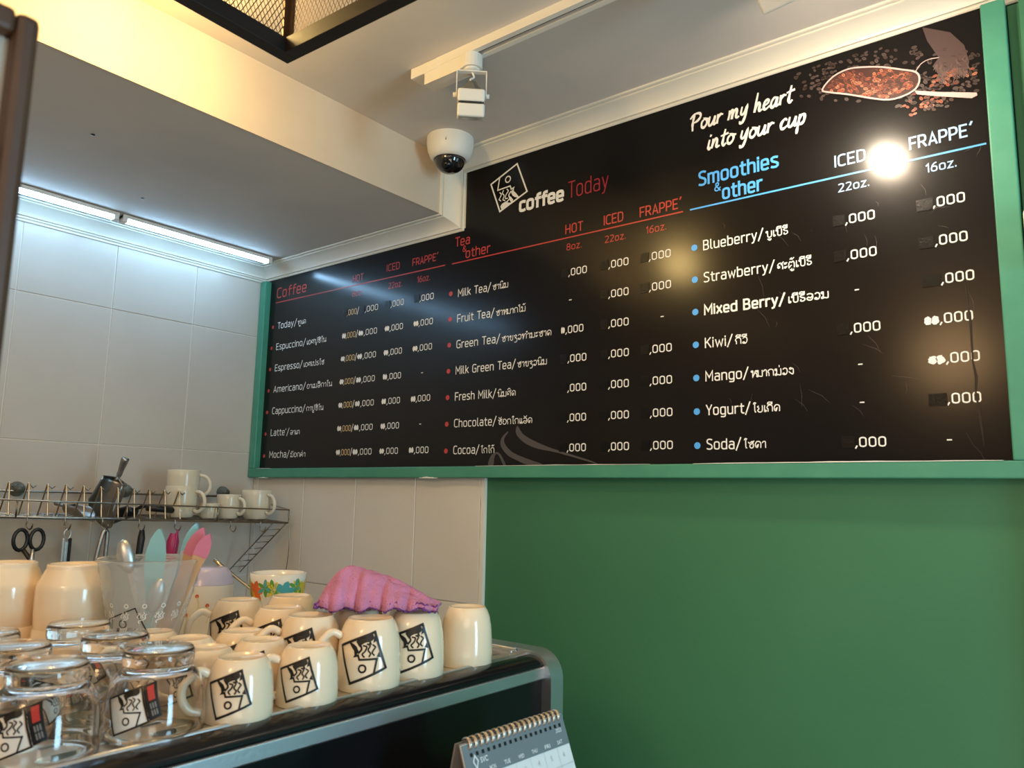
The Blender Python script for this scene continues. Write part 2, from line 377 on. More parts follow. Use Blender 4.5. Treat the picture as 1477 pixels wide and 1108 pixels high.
def lao_width(s): return sum(LAO[c][0] for c in s)
def put_lao(mb, s, x, z, kx, kz, mp, m, wd):
    for c in s:
        adv, st = LAO[c]
        for l in st: ribbon(mb, [(x+p[0]*kx, z+p[1]*kz) for p in smooth_line([(a, b, 0) for a, b in l], 2)], wd, mp, m, joints=False)
        x += adv*kx
def RR(x0, y0, x1, y1, r=.15):
    c = r*.3
    return [(x0, y0+r), (x0+c, y0+c), (x0+r, y0), (x1-r, y0), (x1-c, y0+c), (x1, y0+r), (x1, y1-r), (x1-c, y1-c), (x1-r, y1), (x0+r, y1), (x0+c, y1-c), (x0, y1-r), (x0, y0+r)]
X = .72
DIN = {   # plain rounded sans letters as pen strokes, cap height 1: advance, strokes
 'a': (.44, [RR(0, 0, .40, .42, .13), [(.05, .68), (.14, X), (.28, X), (.38, .66), (.40, .56), (.40, 0)]]),
 'b': (.46, [[(0, 1), (0, 0)], RR(0, 0, .42, X)]), 'd': (.46, [[(.42, 1), (.42, 0)], RR(0, 0, .42, X)]),
 'c': (.38, [[(.36, .69), (.28, X), (.15, X), (.04, .68), (0, .57), (0, .15), (.04, .04), (.15, 0), (.28, 0), (.36, .03)]]),
 'e': (.44, [[(0, .35), (.40, .35), (.40, .57), (.36, .68), (.27, X), (.15, X), (.04, .68), (0, .57), (0, .15), (.04, .04), (.15, 0), (.29, 0), (.38, .04)]]),
 'f': (.30, [[(.34, 1), (.24, 1), (.15, .96), (.12, .86), (.12, 0)], [(0, .68), (.32, .68)]]),
 'g': (.46, [RR(0, 0, .42, X), [(.42, X), (.42, -.12), (.38, -.23), (.27, -.27), (.05, -.25)]]),
 'h': (.46, [[(0, 1), (0, 0)], [(0, .55), (.06, .68), (.16, X), (.27, X), (.38, .67), (.42, .56), (.42, 0)]]),
 'i': (.04, [[(.0, X), (.0, 0)], [(0, .90), (0, .99)]]), 'k': (.40, [[(0, 1), (0, 0)], [(.36, X), (.04, .34)], [(.13, .42), (.39, 0)]]),
 'l': (.14, [[(0, 1), (0, .12), (.04, .03), (.14, 0)]]),
 'm': (.72, [[(0, X), (0, 0)], [(0, .58), (.05, .69), (.14, X), (.24, X), (.32, .67), (.34, .58), (.34, 0)], [(.34, .58), (.39, .69), (.48, X), (.58, X), (.66, .67), (.68, .58), (.68, 0)]]),
 'n': (.46, [[(0, X), (0, 0)], [(0, .55), (.06, .68), (.16, X), (.27, X), (.38, .67), (.42, .56), (.42, 0)]]),
 'o': (.46, [RR(0, 0, .42, X)]), 'p': (.46, [[(0, X), (0, -.28)], RR(0, 0, .42, X)]),
 'r': (.28, [[(0, X), (0, 0)], [(0, .52), (.06, .67), (.16, X), (.28, .71)]]),
 's': (.40, [[(.36, .69), (.26, X), (.12, X), (.02, .66), (.0, .54), (.06, .43), (.30, .31), (.38, .22), (.37, .08), (.27, 0), (.10, 0), (0, .04)]]),
 't': (.30, [[(.10, .94), (.10, .15), (.14, .04), (.22, 0), (.31, 0)], [(-.02, .70), (.30, .70)]]),
 'u': (.46, [[(0, X), (0, .16), (.04, .05), (.15, 0), (.25, 0), (.36, .05), (.42, .17)], [(.42, X), (.42, 0)]]),
 'w': (.64, [[(0, X), (.15, 0), (.32, .6), (.48, 0), (.62, X)]]), 'x': (.40, [[(0, X), (.38, 0)], [(.38, X), (0, 0)]]),
 'y': (.42, [[(0, X), (.20, .02)], [(.40, X), (.20, .02), (.12, -.22), (.0, -.27)]]), 'z': (.40, [[(.0, X), (.36, X), (.0, 0), (.38, 0)]]), 'v': (.4, [[(0, X), (.2, 0), (.4, X)]]),
 'A': (.52, [[(0, 0), (.25, 1), (.50, 0)], [(.08, .28), (.42, .28)]]), 'B': (.50, [[(0, .51), (0, 0), (.30, 0), (.44, .08), (.46, .26), (.42, .44), (.30, .52), (0, .52), (0, 1), (.28, 1), (.40, .93), (.43, .77), (.40, .60), (.30, .52)]]),
 'C': (.46, [[(.44, .96), (.34, 1), (.18, 1), (.05, .93), (0, .78), (0, .22), (.05, .07), (.18, 0), (.34, 0), (.44, .04)]]),
 'D': (.52, [[(0, 0), (0, 1), (.26, 1), (.42, .93), (.48, .76), (.48, .24), (.42, .07), (.26, 0), (0, 0)]]),
 'E': (.44, [[(.42, 1), (0, 1), (0, 0), (.42, 0)], [(0, .51), (.37, .51)]]), 'F': (.42, [[(.42, 1), (0, 1), (0, 0)], [(0, .48), (.36, .48)]]),
 'G': (.52, [[(.47, .96), (.34, 1), (.18, 1), (.05, .93), (0, .78), (0, .22), (.05, .07), (.18, 0), (.34, 0), (.48, .05), (.48, .48), (.28, .48)]]),
 'H': (.52, [[(0, 1), (0, 0)], [(.48, 1), (.48, 0)], [(0, .51), (.48, .51)]]), 'I': (.04, [[(0, 1), (0, 0)]]),
 'K': (.48, [[(0, 1), (0, 0)], [(.44, 1), (.05, .48)], [(.15, .60), (.47, 0)]]), 'L': (.40, [[(0, 1), (0, 0), (.38, 0)]]),
 'M': (.64, [[(0, 0), (0, 1), (.30, .35), (.60, 1), (.60, 0)]]), 'O': (.52, [RR(0, 0, .48, 1, .2)]),
 'P': (.48, [[(0, 0), (0, 1), (.28, 1), (.41, .93), (.46, .78), (.46, .62), (.41, .48), (.28, .41), (0, .41)]]),
 'R': (.50, [[(0, 0), (0, 1), (.28, 1), (.41, .93), (.45, .78), (.45, .63), (.41, .50), (.28, .43), (0, .43)], [(.24, .43), (.47, 0)]]),
 'S': (.46, [[(.42, .95), (.30, 1), (.14, 1), (.03, .92), (0, .77), (.06, .61), (.36, .44), (.44, .30), (.42, .10), (.30, 0), (.12, 0), (0, .05)]]),
 'T': (.46, [[(0, 1), (.48, 1)], [(.24, 1), (.24, 0)]]), 'Y': (.48, [[(0, 1), (.24, .42), (.48, 1)], [(.24, .42), (.24, 0)]]),
 '0': (.46, [RR(0, 0, .42, 1, .18)]), '1': (.22, [[(0, .80), (.17, 1), (.17, 0)]]), '2': (.46, [[(0, .94), (.12, 1), (.28, 1), (.39, .92), (.41, .76), (.36, .58), (0, .0), (.42, 0)]]),
 '6': (.46, [[(.38, 1), (.24, .96), (.08, .72), (0, .40)], RR(0, 0, .42, .58, .17)]), '8': (.46, [RR(.02, .52, .40, 1, .15), RR(0, 0, .42, .52, .16)]),
 ',': (.06, [[(.04, .06), (-.05, -.18)]]), '.': (.06, [[(.0, .0), (.0, .07)]]), '/': (.38, [[(-.04, -.16), (.36, 1.08)]]), "'": (.08, [[(.02, 1.02), (.0, .80)]]), '\u00b4': (.14, [[(.04, .90), (.14, 1.12)]]),
 '&': (.54, [[(.50, 0), (.10, .66), (.12, .92), (.25, 1), (.36, .90), (.34, .70), (.05, .42), (0, .22), (.06, .05), (.20, 0), (.36, .06), (.50, .38)]]), ' ': (.20, [])}
def din_width(s, gap=.19): return sum(DIN[c][0]+gap for c in s)-gap
def put_din(mb, s, x, z, width, cap, mp, m, bold=.13, gap=.19):
    """width None keeps the natural width"""
    w0 = din_width(s, gap)*cap; k = (width/w0 if width else 1)*cap
    for c in s:
        adv, st = DIN[c]
        for l in st:
            cl_ = len(l) > 3 and l[0] == l[-1]
            ribbon(mb, [(x+p[0]*k, z+p[1]*cap) for p in (l[:-1] if cl_ else l)], bold*cap, mp, m, closed=cl_)
        x += (adv+gap)*k
    return w0
def row_text(lat, lao, x0, x1, z, bold=0.0, thick=1.0):
    mb = MB(); cap = 0.0205
    lw = din_width(lat+'/')*cap; kz = 0.0135; ow = lao_width(lao)*kz*1.12
    k = (x1-x0)/(lw+ow)
    put_din(mb, lat+'/', x0, z, lw*k, cap, mp, WHITE_INK, .085+bold*6)
    put_lao(mb, lao, x0+(lw+.19*cap)*k, z, kz*1.05*k, kz, mp, WHITE_INK, 0.0019*thick)
    bm(mb, 'menu_line')
def text(s, x0, x1, z, cap, m, bold=0.0, name='lettering', shear=0.0):
    mb = MB(); put_din(mb, s, x0+cap*.05, z, (x1-x0-cap*.1) if x1 else None, cap, mp, m, .105+bold*4.5); return bm(mb, name)
def dot(x, z, m, r=0.0068):
    mb = MB(); mb.add([mp(x+r*math.cos(a*PI/9), z+r*math.sin(a*PI/9)) for a in range(18)], [tuple(range(18))], m); bm(mb, 'bullet_dot')
def rule(x0, z0, x1, z1, m, wd=0.0032):
    mb = MB(); ribbon(mb, [(x0, z0), (x1, z1)], wd, mp, m, joints=False); bm(mb, 'underline')
def dash(x, z):
    mb = MB(); ribbon(mb, [(x-.004, z), (x+.004, z)], 0.0022, mp, WHITE_INK, joints=False); bm(mb, 'dash')
def patch(x0, x1, z, h=0.022):
    """black tape over the first figures of a price"""
    mb = MB(); q = random.uniform
    mb.prism([(x0+q(-.001, .001), z-.002+q(-.001, .001)), (x1+q(-.001, .001), z-.002+q(-.001, .001)), (x1+q(-.001, .001), z+h-.002+q(-.001, .001)), (x0+q(-.001, .001), z+h-.002)], 1, YF-0.0008, YF, STICK)
    bm(mb, 'price_patch')
def smudge(x0, x1, z, h=0.016, m=None):
    """white scribbled-over figures"""
    mb = MB(); wdt = (x1-x0)
    n = 20
    for cx in (x0+wdt*.3, x0+wdt*.72):
        pts = [(cx+wdt*.27*math.cos(2*PI*k/n)*random.uniform(.75, 1.1), z+h*.5+h*.52*math.sin(2*PI*k/n)*random.uniform(.75, 1.1)) for k in range(n)]
        mb.add([mp2(*p) for p in pts], [tuple(range(n))], m or WHITE_INK)
    bm(mb, 'white_smudge')
ZR = [2.151-0.0727*k for k in range(7)]            # dot heights of the seven rows
dc = lambda k: 0.002*(1-k/6)
coffee = [('Today', 'ທູເດ', -2.071), ('Espuccino', 'ເອສປຸຊິໂນ', -1.956), ('Espresso', 'ເອສເປຣໂຊ', -1.960), ('Americano', 'ອາເມລິກາໂນ', -1.914),
          ('Cappuccino', 'ກາປູຊິໂນ', -1.953), ("Latte'", 'ລາເຕ', -2.069), ('Mocha', 'ມັອກຄ່າ', -2.031)]
teas = [('Milk Tea', 'ຊານົມ', -1.221), ('Fruit Tea', 'ຊາໝາກໄມ້', -1.160), ('Green Tea', 'ຊາຂຽວທຳມະຊາດ', -1.075), ('Milk Green Tea', 'ຊາຂຽວນົມ', -1.091),
        ('Fresh Milk', 'ນົມສົດ', -1.190), ('Chocolate', 'ຊັອກໂກແລັດ', -1.133), ('Cocoa', 'ໂກໂກ້', -1.256)]
smooth = [('Blueberry', 'ບູເບີຣີ', -0.496), ('Strawberry', 'ສະຕູ້ເບີຣີ', -0.450), ('Mixed Berry', 'ເບີຣີລວມ', -0.420), ('Kiwi', 'ກີວີ', -0.588),
          ('Mango', 'ໝາກມ່ວງ', -0.490), ('Yogurt', 'ໂຍເກີດ', -0.523), ('Soda', 'ໂຊດາ', -0.554)]
DH = 0.0165
for k in range(7):
    z = ZR[k]
    dot(-2.2505-0.0005*k, z+dc(k)*2, RED_INK, .006); row_text(coffee[k][0], coffee[k][1], -2.2225, coffee[k][2], 2.1465-0.0729*k, 0.006)
    dot(-1.4242, z-dc(k)*.5, RED_INK); row_text(teas[k][0], teas[k][1], -1.396, teas[k][2], 2.1375-0.0718*k, 0.006)
    dot(-0.7, z-.003-dc(k), BLUE_INK, .0072); row_text(smooth[k][0], smooth[k][1], -0.678, smooth[k][2], 2.137-0.0722*k, 0.018 if k == 2 else 0.008, 1.3 if k == 2 else 1.1)
    # coffee prices
    zc = 2.146-0.0724*k
    (patch if k == 0 else smudge)(-1.882, -1.862, zc); text(',000', -1.862, -1.817, zc, DH, ORANGE_INK, 0.006, 'price'); text('/', -1.815, -1.807, zc, DH*1.1, WHITE_INK, 0.004, 'price')
    (patch if k == 0 else smudge)(-1.805, -1.782, zc); text(',000', -1.778, -1.720, zc, DH, WHITE_INK, 0.006, 'price')
    (patch if k == 0 else smudge)(-1.6875, -1.667, zc); text(',000', -1.664, -1.609, zc, DH, WHITE_INK, 0.006, 'price')
    if k in (3, 5): dash(-1.525, zc+.008)
    else:
        (patch if k == 0 else smudge)(-1.567, -1.546, zc); text(',000', -1.544, -1.489, zc, DH, WHITE_INK, 0.006, 'price')
    # tea prices
    zt = 2.137-0.0717*k
    if k == 1: dash(-1.026, zt+.010)
    elif k == 2: smudge(-1.053, -1.041, zt); text(',000', -1.038, -0.987, zt, DH, WHITE_INK, 0.01, 'price')
    else: patch(-1.054, -1.033, zt); text(',000', -1.031, -0.978, zt, DH, WHITE_INK, 0.01, 'price')
    patch(-0.940, -0.919, zt); text(',000', -0.917, -0.8635, zt, DH, WHITE_INK, 0.01, 'price')
    if k == 2: dash(-0.779, zt+.008)
    else: patch(-0.833, -0.812, zt); text(',000', -0.810, -0.756, zt, DH, WHITE_INK, 0.01, 'price')
    # smoothie prices
    zs = 2.135-0.0721*k
    if k in (2, 4, 5): dash(-0.3697, zs+.010)
    else: patch(-0.409, -0.386, zs); text(',000', -0.384, -0.331, zs, DH, WHITE_INK, 0.012, 'price')
    if k == 6: dash(-0.23, zs+.008)
    else:
        dx = (0, 0, .006, 0, .006, .004)[k]
        (smudge if k in (3, 4) else patch)(-0.260+dx*.5, -0.234+dx, zs-.002)
        text(',000', -0.2325+dx, -0.1815+dx, zs, DH, WHITE_INK if k < 4 else ORANGE_INK if k == 9 else WHITE_INK, 0.012, 'price')
# headings
text('Coffee', -2.238, -2.075, 2.256, 0.033, RED_INK, 0.006)
text('HOT', -1.843, -1.794, 2.2495, 0.020, RED_INK, 0.006); text('ICED', -1.689, -1.633, 2.2585, 0.020, RED_INK, 0.006); text("FRAPPE\u00b4", -1.580, -1.478, 2.257, 0.020, RED_INK, 0.006)
text('8oz.', -1.842, -1.796, 2.203, 0.017, RED_INK, 0.004); text('22oz.', -1.678, -1.620, 2.203, 0.017, RED_INK, 0.004); text('16oz.', -1.558, -1.506, 2.203, 0.017, RED_INK, 0.004)
rule(-2.243, 2.2395, -1.449, 2.2362, RED_INK)
text('Tea', -1.413, -1.358, 2.283, 0.025, RED_INK, 0.006); text('&', -1.385, -1.370, 2.263, 0.016, RED_INK, 0.006); text('other', -1.373, -1.285, 2.244, 0.025, RED_INK, 0.006)
text('HOT', -1.042, -0.991, 2.246, 0.022, RED_INK, 0.008); text('ICED', -0.931, -0.877, 2.246, 0.022, RED_INK, 0.008); text("FRAPPE\u00b4", -0.834, -0.729, 2.245, 0.022, RED_INK, 0.008)
text('8oz.', -1.038, -0.993, 2.203, 0.0155, RED_INK, 0.006); text('22oz.', -0.928, -0.871, 2.201, 0.0155, RED_INK, 0.006); text('16oz.', -0.818, -0.766, 2.202, 0.0155, RED_INK, 0.006)
rule(-1.4235, 2.2353, -0.7256, 2.2346, RED_INK)
text('Smoothies', -0.687, -0.510, 2.286, 0.030, BLUE_INK, 0.014); text('&', -0.651, -0.636, 2.264, 0.018, BLUE_INK, 0.008); text('other', -0.633, -0.545, 2.243, 0.030, BLUE_INK, 0.014)
text('ICED', -0.400, -0.342, 2.255, 0.022, PALEBLUE_INK, 0.010); text("FRAPPE\u00b4", -0.266, -0.163, 2.255, 0.022, PALEBLUE_INK, 0.012)
text('22oz.', -0.395, -0.338, 2.202, 0.0155, PALEBLUE_INK, 0.010); text('16oz.', -0.241, -0.191, 2.203, 0.0155, PALEBLUE_INK, 0.010)
rule(-0.709, 2.2347, -0.144, 2.2327, BLUE_INK, 0.0036)
text('coffee', -1.188, -1.048, 2.337, 0.0335, WHITE_INK, 0.030); text('Today', -1.036, -0.917, 2.3375, 0.041, DARKRED_INK, -0.006)

# emblem: a tilted square with a face in profile and wisps of steam (metres, centred, as on the board)
QUAD = [(-.0617, .0249), (.0272, .061), (.0617, -.024), (-.0284, -.0594)]
def emblem_strokes():
    S = []
    S.append((QUAD, .0052, True))
    S.append(([(-.0317, .0357), (-.0376, .0023), (.0053, .0045), (.0089, -.0055), (.0178, -.0027), (.0107, -.0147), (.0159, -.0242), (.034, -.034)], .0042, False))
    S.append((C(-.0029, .025, .0085, 0, 330, 12), .0038, True))
    S.append((smooth_line([(-.030, -.006, 0), (-.025, -.012, 0), (-.029, -.020, 0), (-.032, -.025, 0), (-.026, -.030, 0)], 4), .0034, False))
    S.append((smooth_line([(-.018, -.003, 0), (-.021, -.010, 0), (-.015, -.018, 0), (-.019, -.028, 0), (-.012, -.032, 0)], 4), .0034, False))
    S.append((smooth_line([(-.006, -.002, 0), (-.001, -.008, 0), (-.008, -.016, 0), (-.011, -.026, 0), (-.003, -.028, 0)], 4), .0034, False))
    S.append((smooth_line([(.008, -.011, 0), (.001, -.020, 0), (.004, -.030, 0), (-.006, -.037, 0), (-.019, -.040, 0), (-.025, -.046, 0), (-.021, -.054, 0)], 4), .0040, False))
    return S
def emblem_fills():
    return [[(.0178, -.0027), (.0107, -.0147), (.020, -.030), (.036, -.034), (.026, -.021), (.017, -.012)],
            [(-.024, -.046), (-.012, -.036), (.004, -.034), (.010, -.043), (-.010, -.050), (-.024, -.056)],
            [(-.003, -.040), (.006, -.024), (.016, -.036), (.012, -.043)]]
mb = MB()
for pts, wd, cl in emblem_strokes():
    ribbon(mb, [(p[0]-1.2262, p[1]+2.410) for p in pts], wd*.85, mp, WHITE_INK, closed=cl)
for pl in emblem_fills(): mb.add([mp(p[0]-1.2262, p[1]+2.410) for p in pl], [tuple(range(len(pl)))], WHITE_INK)
bm(mb, 'printed_emblem')

# brush script slogan, drawn as pen strokes (x-height 1)
SCR = {
 'P': (1.0, [[(.25, 0), (.15, .8), (.2, 1.85)], [(-.15, 1.45), (.2, 1.85), (.7, 1.8), (.85, 1.4), (.6, 1.0), (.2, .85)]]),
 'o': (.72, [[(.35, 1), (.1, .7), (.12, .2), (.35, 0), (.58, .3), (.58, .75), (.35, 1), (.75, .85)]]),
 'u': (.78, [[(.1, 1), (.08, .3), (.2, 0), (.42, .15), (.58, .6), (.62, 1), (.58, .3), (.66, 0), (.8, .12)]]),
 'r': (.62, [[(.1, 1), (.14, .5), (.12, 0), (.16, .6), (.35, .95), (.55, .9)]]),
 'm': (1.15, [[(.08, 1), (.12, .5), (.08, 0), (.15, .6), (.32, 1), (.42, .8), (.42, 0), (.5, .7), (.68, 1), (.8, .8), (.8, .2), (.9, 0), (1.05, .1)]]),
 'n': (.8, [[(.08, 1), (.12, .5), (.08, 0), (.15, .6), (.35, 1), (.5, .8), (.5, .2), (.6, 0), (.76, .1)]]),
 'y': (.75, [[(.1, 1), (.08, .4), (.22, .15), (.45, .4), (.58, 1), (.56, .2), (.4, -.6), (.15, -.75), (.1, -.55)]]),
 'h': (.78, [[(.16, 2.0), (.12, 1), (.1, 0), (.15, .55), (.36, .95), (.5, .75), (.5, .2), (.6, 0), (.74, .1)]]),
 'e': (.66, [[(.1, .45), (.4, .6), (.5, .85), (.32, 1), (.12, .75), (.12, .25), (.3, 0), (.62, .25)]]),
 'a': (.76, [[(.56, .9), (.3, 1), (.1, .6), (.12, .15), (.3, 0), (.5, .4), (.58, 1), (.54, .25), (.62, 0), (.76, .12)]]),
 't': (.6, [[(.32, 1.7), (.26, .8), (.25, .2), (.38, 0), (.55, .15)], [(.02, 1.1), (.6, 1.22)]]),
 'i': (.4, [[(.16, 1), (.14, .3), (.22, 0), (.38, .12)], [(.2, 1.4), (.22, 1.5)]]),
 'c': (.64, [[(.52, .85), (.34, 1), (.12, .65), (.12, .2), (.32, 0), (.6, .2)]]),
 'p': (.76, [[(.14, 1), (.12, 0), (.1, -.85)], [(.14, .5), (.3, .95), (.54, .85), (.56, .3), (.38, .02), (.16, .12)]]),
 ' ': (.5, [])}
def script(s, x0, x1, z0, z1, h):
    mb = MB(); wd = sum(SCR[c][0] for c in s); k = (x1-x0)/wd; x = 0
    for c in s:
        adv, st = SCR[c]
        for l in st:
            q = smooth_line([(a, b, 0) for a, b in l], 4); n = len(q)
            W = [h*(.20+.10*abs(math.sin(3*t/n*PI+1)))*(0.6+0.4*min(1, 4*t/n, 4*(n-t)/n+.3)) for t in range(n)]
            ribbon(mb, [(x0+(x+p.x+p.y*.16)*k, z0+(z1-z0)*(x/wd)+p.y*h) for p in q], W, mp, WHITE_INK)
        x += adv
    bm(mb, 'script_lettering')
script('Pour my heart', -0.706, -0.478, 2.418, 2.418, 0.0205)
script('into your cup', -0.668, -0.452, 2.364, 2.364, 0.0205)

# pale swirls printed at the lower middle
for pl in ([(-1.1823, 1.7733), (-1.1876, 1.7578), (-1.176, 1.7417), (-1.1505, 1.7255), (-1.1148, 1.7137), (-1.059, 1.7035), (-0.9534, 1.6768), (-0.9656, 1.6835), (-1.0332, 1.7024), (-1.0854, 1.7174), (-1.1342, 1.7361), (-1.165, 1.7525)],
           [(-1.2148, 1.7592), (-1.2333, 1.7435), (-1.2342, 1.723), (-1.2119, 1.7), (-1.1803, 1.6862), (-1.1496, 1.6761), (-1.1034, 1.6763), (-1.1498, 1.6902), (-1.1949, 1.7065), (-1.2183, 1.7249), (-1.2245, 1.7409), (-1.2119, 1.7575)],
           [(-1.2757, 1.6762), (-1.2673, 1.6987), (-1.2499, 1.7086), (-1.2351, 1.7027), (-1.2171, 1.6757), (-1.2257, 1.6758), (-1.2378, 1.6959), (-1.2483, 1.704), (-1.2554, 1.6939), (-1.2579, 1.6761)]):
    q = smooth_line([(a, b, 0) for a, b in pl], 3, True); mb = MB(); mb.add([(p.x, YF+.0002, p.y) for p in q], [tuple(range(len(q)))], GREY_INK); bm(mb, 'printed_swirl')
# printed picture: metal scoop of roasted beans, burlap sack
P_SCOOP = ink('print_scoop_rim', (0.50, 0.38, 0.37)); P_BACK = ink('print_dark_brown', (0.018, 0.010, 0.008)); P_IN = ink('print_scoop_inside', (0.045, 0.014, 0.010)); P_SACK = ink('print_sack', (0.075, 0.045, 0.042))
P_B = [ink('print_bean_%s' % n, c) for n, c in (('red', (0.30, 0.075, 0.035)), ('brown', (0.16, 0.040, 0.022)), ('pale', (0.42, 0.16, 0.09)), ('dark', (0.065, 0.022, 0.014)))]
P_D = [ink('print_shadow_bean', (0.045, 0.026, 0.022)), ink('print_shadow_bean_pale', (0.075, 0.048, 0.042))]
scoop = [(-0.4173, 2.4246), (-0.3956, 2.4447), (-0.3663, 2.451), (-0.3358, 2.4445), (-0.3063, 2.4342), (-0.2713, 2.4168), (-0.2479, 2.4036), (-0.2423, 2.3876), (-0.2496, 2.3709), (-0.2695, 2.3632), (-0.2961, 2.3635), (-0.3272, 2.3766), (-0.3685, 2.3978), (-0.4065, 2.415)]
def inside(x, y, pl):
    c = False
    for i in range(len(pl)):
        (x1, y1), (x2, y2) = pl[i], pl[i-1]
        if (y1 > y) != (y2 > y) and x < (x2-x1)*(y-y1)/(y2-y1)+x1: c = not c
    return c
def bean(mb, x, z, r, m, dy):
    a = random.uniform(-1.2, .3); ca, sa = math.cos(a), math.sin(a)
    P = lambda u, v: (x+u*ca-v*sa, YF-dy, z+u*sa+v*ca)
    mb.add([P(r*math.cos(k*PI/5), .62*r*math.sin(k*PI/5)) for k in range(10)], [tuple(range(10))], m)
    P2 = lambda u, v: (x+u*ca-v*sa, YF-dy-.0001, z+u*sa+v*ca)
    mb.add([P2(-r*.8, -.1*r), P2(r*.8, -.1*r), P2(r*.6, .1*r), P2(-r*.6, .1*r)], [(0, 1, 2, 3)], P_BACK)
mb = MB(); n = 0
while n < 210:
    x, z = random.uniform(-.47, -.14), random.uniform(2.32, 2.49)
    d = abs((z-2.415)+(x+.3)*.42)
    if inside(x, z, scoop) or d > .062 or random.random() < d*10 or x > -.145 or z > 2.478: continue
    bean(mb, x, z, random.uniform(.0035, .0052), random.choice(P_D), .0001); n += 1
bm(mb, 'printed_beans', 'stuff')
mb = MB(); q = smooth_line([(a, b, 0) for a, b in scoop], 3, True); mb.add([(p.x, YF-.0003, p.y) for p in q], [tuple(range(len(q)))], P_IN)
n = 0; sm = [(-.3+(a+.3)*.92-.002, 2.407+(b-2.407)*.86) for a, b in scoop]
while n < 260:
    x, z = random.uniform(-.41, -.24), random.uniform(2.36, 2.455)
    if not inside(x, z, sm): continue
    k = random.random() < .55+(2.41-z)*6
    bean(mb, x, z, random.uniform(.0038, .0052), random.choice(P_B[:3] if k else P_B[1:4:2]), .0004+n*.0000012); n += 1
for k in range(40):
    x, z = random.gauss(-.235, .016), random.gauss(2.337, .009)
    bean(mb, x, z, random.uniform(.0034, .0046), random.choice(P_B), .0004+k*1e-6)
for k in range(34):
    x, z = random.gauss(-.195, .018), random.gauss(2.372, .008)
    bean(mb, x, z, random.uniform(.0034, .0046), random.choice(P_B), .0004+k*1e-6)
bm(mb, 'printed_beans', 'stuff')
mb = MB(); ribbon(mb, [(p.x, p.y) for p in q], .0032, lambda x, z, h=0: (x, YF-.0010-h, z), P_SCOOP, closed=True)
mb.add([(x, YF-.0011, z) for x, z in [(-0.2519, 2.3678), (-0.2145, 2.3528), (-0.1528, 2.3315), (-0.152, 2.326), (-0.1612, 2.3233), (-0.2149, 2.3444), (-0.248, 2.3589)]], [tuple(range(7))], P_SCOOP)
ribbon(mb, [(p.x, p.y) for p in smooth_line([(-0.2478, 2.4061, 0), (-0.2386, 2.4171, 0), (-0.2256, 2.4214, 0), (-0.2088, 2.4193, 0)], 3)], .0016, mp2, P_SCOOP)
bm(mb, 'printed_scoop')
mb = MB(); sk = [(-0.2328, 2.4898), (-0.1878, 2.4623), (-0.1671, 2.4293), (-0.1611, 2.3948), (-0.1666, 2.367), (-0.1822, 2.3773), (-0.2112, 2.3746), (-0.2122, 2.3951), (-0.2201, 2.4055), (-0.2088, 2.4193), (-0.2258, 2.4587)]
mb.add([(x, YF-.0002, z) for x, z in sk], [tuple(range(len(sk)))], P_SACK)
P_FR = ink('print_sack_fringe', (0.13, 0.08, 0.07))
for k in range(60):
    x = random.uniform(-.215, -.162); z = random.uniform(2.375, 2.41)
    ribbon(mb, [(x, z), (x+random.uniform(-.006, .006), z-random.uniform(.006, .014))], .0012, lambda a, b, h=0: (a, YF-.00045-h, b), P_FR, joints=False)
bm(mb, 'printed_sack')
# cracks and scratches in the panel face
CRK = ink('crack_dark', (0.003, 0.002, 0.002)); SCRA = mat('scratch_pale', (0.11, 0.09, 0.085), 0.4)
mb = MB(); pts = [(-0.1908, 1.9859), (-0.189, 1.9476), (-0.1866, 1.919), (-0.1868, 1.8815), (-0.1869, 1.8443), (-0.1834, 1.8164), (-0.1859, 1.7936), (-0.1822, 1.757), (-0.1801, 1.7253), (-0.1787, 1.6974)]
ribbon(mb, pts, [.0008, .003, .0042, .0032, .0026, .0046, .003, .0042, .0034, .0008], mp2, CRK); bm(mb, 'crack')
mb = MB(); ribbon(mb, [(-0.2038, 1.7216), (-0.1934, 1.6987), (-0.1843, 1.6873), (-0.18, 1.676)], .0014, mp2, CRK); bm(mb, 'crack')
mb = MB()
for k in range(34):
    x, z = random.uniform(-.66, -.16), random.uniform(1.72, 2.24); a = random.gauss(1.9, .5); l = random.uniform(.01, .05)
    ribbon(mb, [(x, z), (x+l*.4*math.cos(a)+.002, z+l*.5*math.sin(a)), (x+l*math.cos(a), z+l*math.sin(a))], [.0002, .0005, .0002], mp2, SCRA, joints=False)
bm(mb, 'scratches', 'stuff')

# right of the frame: green boarding with a pale edge and a white box
mb = MB(); mb.box((-0.080, -0.020, 0.3), (0.55, 0.011, 2.478), GREEN); mb.box((-0.098, -0.004, 0.3), (-0.080, 0.011, 2.478), GREEN)
t = structure(mb.build('trim_5'))
mb = MB(); mb.box((-0.098, 0.0, 0.3), (-0.086, 0.0105, 1.64), GREEN); structure(mb.build('trim_6'))
t = empty('switch_box', (-0.050, -0.0205, 2.040), 0, 'white plastic box edge on the green wall, right of the menu board', 'switch box')
mb = MB(); mb.box((-.046, -.028, -.05), (.075, 0.0, .047), WPLASTIC); bevel(mb.build('box_body', t), .006, 3)
mb = MB(); mb.box((-.036, -.032, -.04), (.065, -0.0275, .037), WPLASTIC); bevel(mb.build('cover_plate', t), .002)

